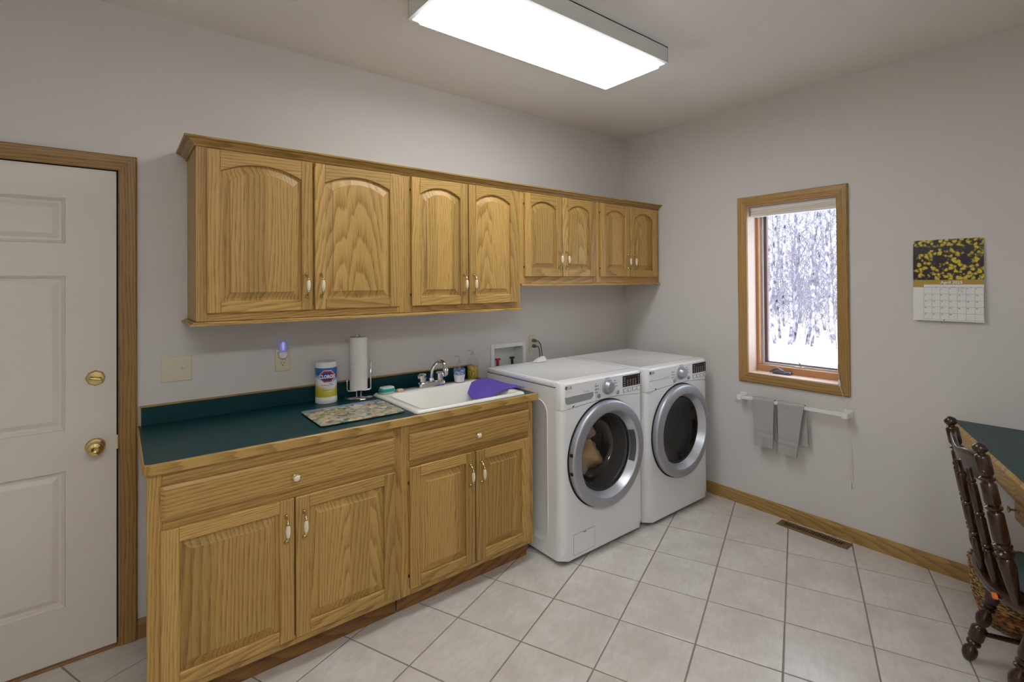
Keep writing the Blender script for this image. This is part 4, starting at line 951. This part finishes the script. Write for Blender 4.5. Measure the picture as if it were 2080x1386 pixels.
def cpt(off): 
    def f_(y, z):      # y measured leftwards-to-right as seen (towards -Y), z up
        k = (z - 1.3187) / (1.5325 - 1.3187); return (XA + (XB - XA) * k - .002 * math.sin(PI * k) - off, CY1 - y, z)
    return f_
def patch(y0, y1, z0, z1, off):
    f_ = cpt(off); b = B(); n = 4
    return b.loft([[f_(y0, z0 + (z1 - z0) * i / n) for i in range(n + 1)], [f_(y1, z0 + (z1 - z0) * i / n) for i in range(n + 1)]], False, False, False)
M['gold'] = plain('gold_print', (176, 146, 62), .5, var=.05)
obj('month_banner', patch(0, .2852, 1.508, 1.5325, .0006).join(patch(0, .046, 1.494, 1.508, .0006)), 'gold', pg2)
obj('month_lettering', text('April 2025', .0205, lambda x, z: cpt(.0012)(.160 + x, 1.5125 + z), .0004), 'cream', pg2)
gl_ = B(); GX0, GX1, GZ0, GZ1 = .046, .2852, 1.326, 1.496
cwd, chh = (GX1 - GX0) / 7, (GZ1 - GZ0 - .004) / 5
for i in range(8): gl_.join(patch(GX0 + i * cwd - .0004 - (.0008 if i == 7 else 0), GX0 + i * cwd + .0004 - (.0008 if i == 7 else 0), GZ0, GZ1 - .004, .0007))
for i in range(6): gl_.join(patch(GX0, GX1, GZ0 + i * chh - .0004, GZ0 + i * chh + .0004, .0007))
obj('grid_lines', gl_, 'print', pg2)
nb = B()
for d_ in range(1, 31):
    k = d_ + 1; r_, c_ = divmod(k, 7)
    nb.join(text(str(d_), .0085, lambda x, z, r_=r_, c_=c_: cpt(.0010)(GX0 + c_ * cwd + .003 + x, GZ1 - .004 - r_ * chh - .0085 + z), .0001, 'LEFT'))
for c_, nm in enumerate(('Sunday', 'Monday', 'Tuesday', 'Wednesday', 'Thursday', 'Friday', 'Saturday')):
    nb.join(text(nm, .0046, lambda x, z, c_=c_: cpt(.0010)(GX0 + c_ * cwd + cwd / 2 + x, GZ1 - .0025 + z)))
obj('date_numbers', nb, 'printd', pg2)
sc_ = B()
for P_ in ([(.190, 1.484), (.188, 1.476), (.190, 1.470)], [(.194, 1.486), (.212, 1.489)], [(.196, 1.482), (.196, 1.476), (.203, 1.477), (.206, 1.471), (.198, 1.468)]):
    sc_.join(B().tube([cpt(.001)(*p) for p in P_], .0006, 5))
obj('pen_scribble', sc_, 'printd', pg2)
obj('pin_hole', B().lathe([(.0024, XA - .0022), (.0024, XA - .0006)], (0, CY1 - .130, 1.3235), 'x', 10), 'gap', pg2)

# ------------------------------------------------------------------ floor register
rg_ = thing('floor_register', 'brown metal floor register by the baseboard under the window', 'vent', (-.079, -1.488, 0))
b = B(); VX0, VX1, VY0, VY1 = -.124, -.034, -1.690, -1.288
ring = lambda i, z: [(VX0 + i, VY0 + i, z), (VX1 - i, VY0 + i, z), (VX1 - i, VY1 - i, z), (VX0 + i, VY1 - i, z)]
ring2 = lambda z: [(-.101, -1.658, z), (-.057, -1.658, z), (-.057, -1.320, z), (-.101, -1.320, z)]
obj('frame', b.loft([ring(0, .0006), ring(.001, .003), ring(.008, .0055), ring2(.0055), ring2(.0008)], False, False), 'vent', rg_)
obj('duct', B().box(-.101, -.057, -1.658, -1.320, .0004, .0010), 'gap', rg_)
sl = mesh('slat', B().box(-.022, .022, -.0030, .0030, -.002, .0015), 'vent')
for i in range(27): inst('slat', sl, rg_, (-.079, -1.658 + .0125 * (i + .5), .0042))

# ------------------------------------------------------------------ built-in desk
n2 = Vector((-UY, UX)); u2 = Vector((-UX, -UY))       # n2: out of the desk front, u2: along it away from the wall
D0 = Vector((-.002, -2.114))
def dk(s, o): p = D0 + u2 * s + n2 * o; return (p.x, p.y)
LD = 1.9
ds_ = thing('desk', 'built in desk with green top and oak edge against the right wall', 'desk', (-.9, -2.7, 0))
def onx(o): # start on the right wall for a line offset o from the front
    s = (D0.x + n2.x * o + .002) / -u2.x; p = D0 + n2 * o + u2 * s; return (min(-.002, p.x), p.y)
back = -.598
obj('desk_top', B().prism([onx(-.022), dk(LD, -.022), dk(LD, back), onx(back)], 'z', .776, .8135), 'lam', ds_)
obj('desk_edge', B().prism([onx(0), dk(LD, 0), dk(LD, -.022), onx(-.022)], 'z', .757, .8138), 'oakx', ds_)
obj('desk_rail', B().prism([onx(-.018), dk(LD, -.018), dk(LD, -.037), onx(-.037)], 'z', .724, .756), 'casx', ds_)
obj('desk_cleat', B().prism([onx(back + .03), dk(LD, back + .03), dk(LD, back + .004), onx(back + .004)], 'z', .70, .775), 'oakx', ds_)
obj('desk_gable', B().prism([dk(LD - .02, -.02), dk(LD, -.02), dk(LD, back + .01), dk(LD - .02, back + .01)], 'z', .001, .757), 'oakz', ds_)
DS0, DS1 = .862, 1.42
R = lambda i, o, z0=.652, z1=.723: [dk(DS0 + i, o) + (z0 + i,), dk(DS1 - i, o) + (z0 + i,), dk(DS1 - i, o) + (z1 - i,), dk(DS0 + i, o) + (z1 - i,)]
dw = obj('drawer_front', B().loft([R(0, -.036), R(0, -.022), R(.006, -.018), R(.008, -.018)]), 'oakx', ds_)
obj('drawer_box', B().prism([dk(DS0 + .02, -.0365), dk(DS1 - .02, -.0365), dk(DS1 - .02, back + .06), dk(DS0 + .02, back + .06)], 'z', .662, .722), 'oakx', dw)
for s_ in (.905,):
    kb_ = Vector(dk(s_, -.018) + (.700,)); nn = Vector((n2.x, n2.y, 0))
    kk = obj('knob', B().turned(kb_, kb_ + nn * .030, [(0, .010), (.08, .009), (.14, .004), (.7, .0035), (.8, .010), (.92, .0125), (1, .008)]), 'brass', dw, 40)

# ------------------------------------------------------------------ wicker basket under the desk
bk = thing('wicker_basket', 'tan woven wicker basket on the floor under the desk', 'basket', (-.25, -2.41, 0))
kw = NT('wicker'); co = kw.coord(); sz = kw.n('SeparateXYZ', i_0=co).outputs
wvn = kw.noise(kw.scale(co, (46, 46, 170)), 1., 2)
band = kw.ramp(kw.math('MULTIPLY', sz[2], 3.9), [(0., (196, 150, 84)), (.10, (58, 74, 44)), (.13, (196, 150, 84)), (.17, (196, 84, 40)), (.22, (200, 156, 90)), (.36, (186, 70, 36)), (.39, (200, 160, 96)), (.9, (206, 166, 100)), (1., (170, 120, 62))])
kw.col(kw.mix(kw.ramp(wvn, [(.40, (0, 0, 0, 1)), (.58, (1, 1, 1, 1))]), band, lin((64, 42, 22)))); kw.set(.6)
prof = []
NB = 26
for i in range(NB + 1):
    z = .004 + .246 * i / NB; r = .128 + .040 * math.sin(PI * .5 * min(1, i / NB * 1.35))
    prof += [(r, z), (r + .0042, z + .0032), (r + .0042, z + .0062)]
inner_ = [(r - .012, z) for r, z in prof[::-3]]
obj('weave', B().lathe(prof + inner_ + [(.0005, .012)], (-.25, -2.41, 0), 'z', 40, True, False), kw.m, bk, 30)
rim = B(); 
for k in range(2):
    pts = [(-.25 + (.166 + .006 * math.cos(14 * a + k * PI)) * math.cos(a), -2.41 + (.166 + .006 * math.cos(14 * a + k * PI)) * math.sin(a), .254 + .006 * math.sin(14 * a + k * PI)) for a in [2 * PI * i / 84 for i in range(84)]]
    rim.tube(pts, .0065, 6, True)
obj('rim', rim, kw.m, bk, 60)
stk = mesh('stake', B().turned((0, 0, .0), (0, 0, .25), [(0, .004), (1, .004)], 6), kw.m, 60)
for i in range(20):
    a = 2 * PI * i / 20; o = link('stake', stk, bk, (.131 * math.cos(a), .131 * math.sin(a), .003)); o.rotation_euler = (0, math.radians(8.4), a)

# ------------------------------------------------------------------ spindle-back chair at the desk (local: +x along desk, +y out of the desk front)
ch = thing('spindle_chair', 'dark turned wood spindle back chair pushed up to the desk', 'chair', (-.869, -2.331, 0), math.radians(22.5))
def L(*a): return Vector(a)
SEATZ = .45
# seat: rounded back, blunt front
outl = []
for i in range(48):
    a = 2 * PI * i / 48; c, s = math.cos(a), math.sin(a)
    x = .242 * (abs(c) ** .72) * (1 if c > 0 else -1); y = -.242 + .207 * (abs(s) ** .80) * (1 if s > 0 else -1)
    outl.append((x, y))
shp = lambda k, z, dy=0: [(p[0] * k, -.242 + (p[1] + .242) * k + dy, z) for p in outl]
obj('seat', B().loft([shp(.84, SEATZ - .040), shp(.93, SEATZ - .036), shp(.985, SEATZ - .026), shp(1.0, SEATZ - .014), shp(.99, SEATZ - .004), shp(.95, SEATZ), shp(.80, SEATZ - .003)]), 'dk', ch, 50, local=True)
kq = NT('green_tweed_pad'); n_ = kq.noise(kq.coord(), 260., 2); kq.col(kq.mix(n_, lin((48, 62, 58)), lin((104, 116, 108)))); kq.set(.95, spec=.1); kq.bump(n_, .6, .003)
obj('seat_pad', B().loft([shp(.70, SEATZ - .002, -.018), shp(.745, SEATZ + .006, -.018), shp(.75, SEATZ + .014, -.018), shp(.70, SEATZ + .024, -.018), shp(.4, SEATZ + .028, -.018)]), kq.m, ch, 60, local=True)
obj('price_sticker', B().loft([[(-.142 + .016 * math.cos(a), -.0435 + q, SEATZ - .017 + .009 * math.sin(a)) for a in [2 * PI * i / 14 for i in range(14)]] for q in (-.012, -.0015)]), 'orange', ch, local=True)
def seg(pts): return pts
post = [(0, .012), (.015, .014), (.05, .017), (.15, .024), (.24, .029), (.285, .025), (.295, .018), (.305, .030), (.32, .031), (.332, .019), (.345, .017), (.352, .030), (.366, .031), (.376, .021),
        (.385, .026), (.40, .028), (.56, .027), (.572, .021), (.58, .017), (.588, .028), (.600, .029), (.610, .018), (.617, .024), (.63, .027), (.74, .026), (.752, .020), (.76, .017), (.768, .027), (.780, .027), (.790, .017),
        (.798, .023), (.81, .026), (.91, .026), (.922, .022), (.928, .014), (.936, .013), (.942, .020), (.955, .0255), (.972, .026), (.988, .019), (1, .003)]
for s in (-1, 1):
    obj('back_post', B().turned((s * .182, -.097, SEATZ - .015), (s * .190, -.002, .972), [(t_, r_ * .85) for t_, r_ in post], 18), 'dk', ch, 45, local=True)
    obj('screw_cap', B().turned((s * .190, -.012, .875), (s * .2155, -.012, .877), [(0, .004), (.75, .004), (.8, .007), (1, .003)]), 'dk', ch, 40, local=True)
spin = [(0, .010), (.06, .014), (.2, .022), (.28, .017), (.30, .012), (.31, .020), (.325, .020), (.335, .013), (.345, .020), (.36, .020), (.37, .014), (.385, .019), (.58, .019), (.60, .013), (.61, .019), (.625, .019), (.635, .013), (.65, .018), (.86, .017), (.88, .012), (.89, .017), (.905, .017), (.915, .012), (1, .012)]
for x, y in ((-.094, -.070), (0, -.058), (.094, -.070)):
    obj('spindle', B().turned((x, y, SEATZ - .012), (x * 1.0, y + .074, .852), [(t_, r_ * .80) for t_, r_ in spin], 14), 'dk', ch, 45, local=True)
# crest rail: bent board between the posts, dipped in the middle, thick rolled top
cr_r = []
for i in range(25):
    f_ = -1 + 2 * i / 24; x = .182 * f_; y = -.016 + .026 * (1 - f_ * f_); zt = .926 - .022 * math.exp(-(f_ / .42) ** 2); zb_ = .835 - .012 * (1 - f_ * f_)
    cr_r.append([(x, y - .008 - .010, zb_), (x, y - .008 + .004, zb_), (x, y + .010, zt - .02), (x, y + .013, zt - .008), (x, y + .008, zt), (x, y - .002, zt + .001), (x, y - .009, zt - .008), (x, y - .008, zt - .02)])
obj('crest_rail', B().loft(cr_r), 'dk', ch, 50, local=True)
leg = [(0, .012), (.015, .020), (.05, .029), (.09, .031), (.12, .027), (.14, .017), (.155, .016), (.165, .027), (.18, .029), (.195, .027), (.205, .020), (.215, .027), (.23, .031), (.33, .031), (.345, .026), (.355, .019), (.365, .018), (.40, .028), (.44, .032), (.48, .027), (.51, .018), (.525, .017), (.535, .028), (.55, .029), (.565, .020), (.575, .028), (.588, .028), (.60, .020), (.615, .026), (.64, .029), (.80, .028), (.9, .023), (1, .018)]
tops = {(-1, 1): ((-.165, -.165), (-.183, -.045)), (1, 1): ((.165, -.165), (.183, -.045)), (-1, -1): ((-.165, -.33), (-.19, -.42)), (1, -1): ((.165, -.33), (.19, -.42))}
for (tp, ft) in tops.values():
    obj('leg', B().turned((ft[0], ft[1], 0.0), (tp[0], tp[1], SEATZ - .03), [(t_, r_ * .82) for t_, r_ in leg], 18), 'dk', ch, 45, local=True)
def at(k, z): (tp, ft) = tops[k]; f_ = z / (SEATZ - .03); return L(ft[0] + (tp[0] - ft[0]) * f_, ft[1] + (tp[1] - ft[1]) * f_, z)
strp = [(0, .008), (.1, .009), (.3, .010), (.42, .0105), (.44, .009), (.47, .017), (.53, .017), (.56, .009), (.58, .0105), (.7, .010), (1, .008)]
for a_, c_, z in (((-1, 1), (-1, -1), .12), ((1, 1), (1, -1), .12), ((-1, -1), (1, -1), .17)):
    obj('stretcher', B().turned(at(a_, z), at(c_, z), strp, 12), 'dk', ch, 45, local=True)

# ------------------------------------------------------------------ outdoors, seen through the window
GZ = -.35
def gmat(name, c1, c2, sc):
    k = NT(name); co = k.coord(); k.col(k.mix(k.noise(co, sc, 4, .6), lin(c1), lin(c2))); k.set(.9, spec=.1); return k.m
lawn = struct('lawn', B().prism([(.25, -25), (9.6, -5), (10.9, .2), (11.45, 2.33), (12.0, 4.46), (13.2, 9), (16, 20), (18, 40), (.25, 40)], 'z', GZ - .3, GZ), gmat('pale_snowy_lawn', (244, 246, 250), (232, 236, 244), 1.5))
struct('woodland_floor', B().box(9, 90, -30, 75, GZ - .4, GZ - .06), gmat('pale_leaf_litter', (146, 136, 126), (206, 200, 196), 1.1))
bark = NT('birch_bark'); co = bark.coord(); n_ = bark.noise(bark.scale(co, (7, 7, 5)), 1., 4, .6)
bark.col(bark.ramp(n_, [(.34, (58, 54, 62)), (.46, (120, 116, 126)), (.6, (172, 170, 178))])); bark.set(.9, spec=.1)
twg = plain('bare_twigs', (126, 121, 131), .9, spec=.05, var=.15, sc=2)
def birch(seed):
    rg = random.Random(seed); b = B(); tw = B()
    h_ = rg.uniform(8.5, 11); n = 13; lean = (rg.uniform(-.5, .5), rg.uniform(-.6, .6)); r0 = rg.uniform(.042, .072)
    P_ = [Vector((lean[0] * (i / n) + .09 * math.sin(i * 1.3 + seed), lean[1] * (i / n) + .09 * math.cos(i * 1.7 + seed * 2), -.15 + h_ * i / n)) for i in range(n + 1)]
    b.tube(P_, lambda t: r0 * (1 - .85 * t), 8)
    for k in range(30):
        f_ = rg.uniform(.10, .95); i = int(f_ * n); p = P_[i].lerp(P_[min(n, i + 1)], f_ * n - i); a = rg.uniform(0, 6.28); l_ = rg.uniform(.8, 2.2) * (1.15 - f_)
        d_ = Vector((math.cos(a), math.sin(a), rg.uniform(.3, 1.3))).normalized(); q = [p]
        for s in range(4): d_ = (d_ + Vector((rg.uniform(-.3, .3), rg.uniform(-.3, .3), rg.uniform(-.1, .3)))).normalized(); q.append(q[-1] + d_ * l_ / 4)
        rb = r0 * .22 * (1.1 - f_) + .004; tw.tube(q, lambda t: rb * (1 - .8 * t), 5)
        for s in range(7):
            g_ = rg.choice(q[1:]); e = (d_ + Vector((rg.uniform(-1, 1), rg.uniform(-1, 1), rg.uniform(-.5, .8)))).normalized(); m2 = g_ + e * rg.uniform(.2, .5); e2 = (e + Vector((rg.uniform(-.6, .6), rg.uniform(-.6, .6), rg.uniform(-.4, .5)))).normalized()
            tw.tube([g_, m2, m2 + e2 * rg.uniform(.2, .5)], lambda t: .0055 * (1 - .6 * t), 3)
    return mesh('trunk', b, bark.m, 60), mesh('branches', tw, twg)
VAR = [birch(s) for s in (11, 23, 37, 51)]
spots = [(12.6, 4.55), (13.97, 5.04), (12.5, 4.0), (13.23, 4.23), (12.9, 3.66), (12.7, 3.45), (15.34, 4.36), (12.8, 2.95), (18.22, 5.21), (18.61, 6.92), (20.71, 7.09), (22.07, 6.34), (21.99, 9.14), (24.58, 8.19), (26.67, 10.93), (27.98, 10.43), (30.32, 9.96), (25.93, 7.4), (14.61, 6.02), (19.86, 8.94), (16.08, 7.54), (15.66, 3.46), (21.47, 4.99), (17.75, 3.44), (23.66, 4.61), (20.28, 10.28), (33.0, 12.1), (36, 12.4), (34, 14.2), (38, 15.5)]
for i, (x, y) in enumerate(spots):
    t = thing('birch_tree', 'bare pale trunked tree in the wood beyond the window', 'tree', (x, y, GZ - .06), i * 2.399, 'bare trees beyond the window')
    a_, c_ = VAR[i % 4]; link('trunk', a_, t); link('branches', c_, t)
rg = random.Random(99); br_ = B()
for k in range(9500):
    dd = 12.6 + 30 * rg.random() ** .7; x = dd; y0_ = -2.77 + (x + 3.35) * rg.uniform(.22, .60); z0_ = GZ - .06 + (rg.random() ** 1.6) * (2.0 + dd * .22)
    d_ = Vector((rg.uniform(-.6, .6), rg.uniform(-.7, .7), rg.uniform(.2, 1.2))).normalized(); l_ = rg.uniform(.5, 1.5); p = Vector((x, y0_, z0_)); m2 = p + d_ * l_ * .5
    br_.tube([p, m2, m2 + (d_ + Vector((rg.uniform(-.5, .5), rg.uniform(-.5, .5), rg.uniform(-.2, .4)))).normalized() * l_ * .5], lambda t: (.0025 + .00034 * dd) * (1 - .6 * t), 3)
ub = tag(obj('undergrowth', br_, twg), 'tangle of bare brush and twigs filling the wood beyond the window', 'brush'); ub['kind'] = 'stuff'
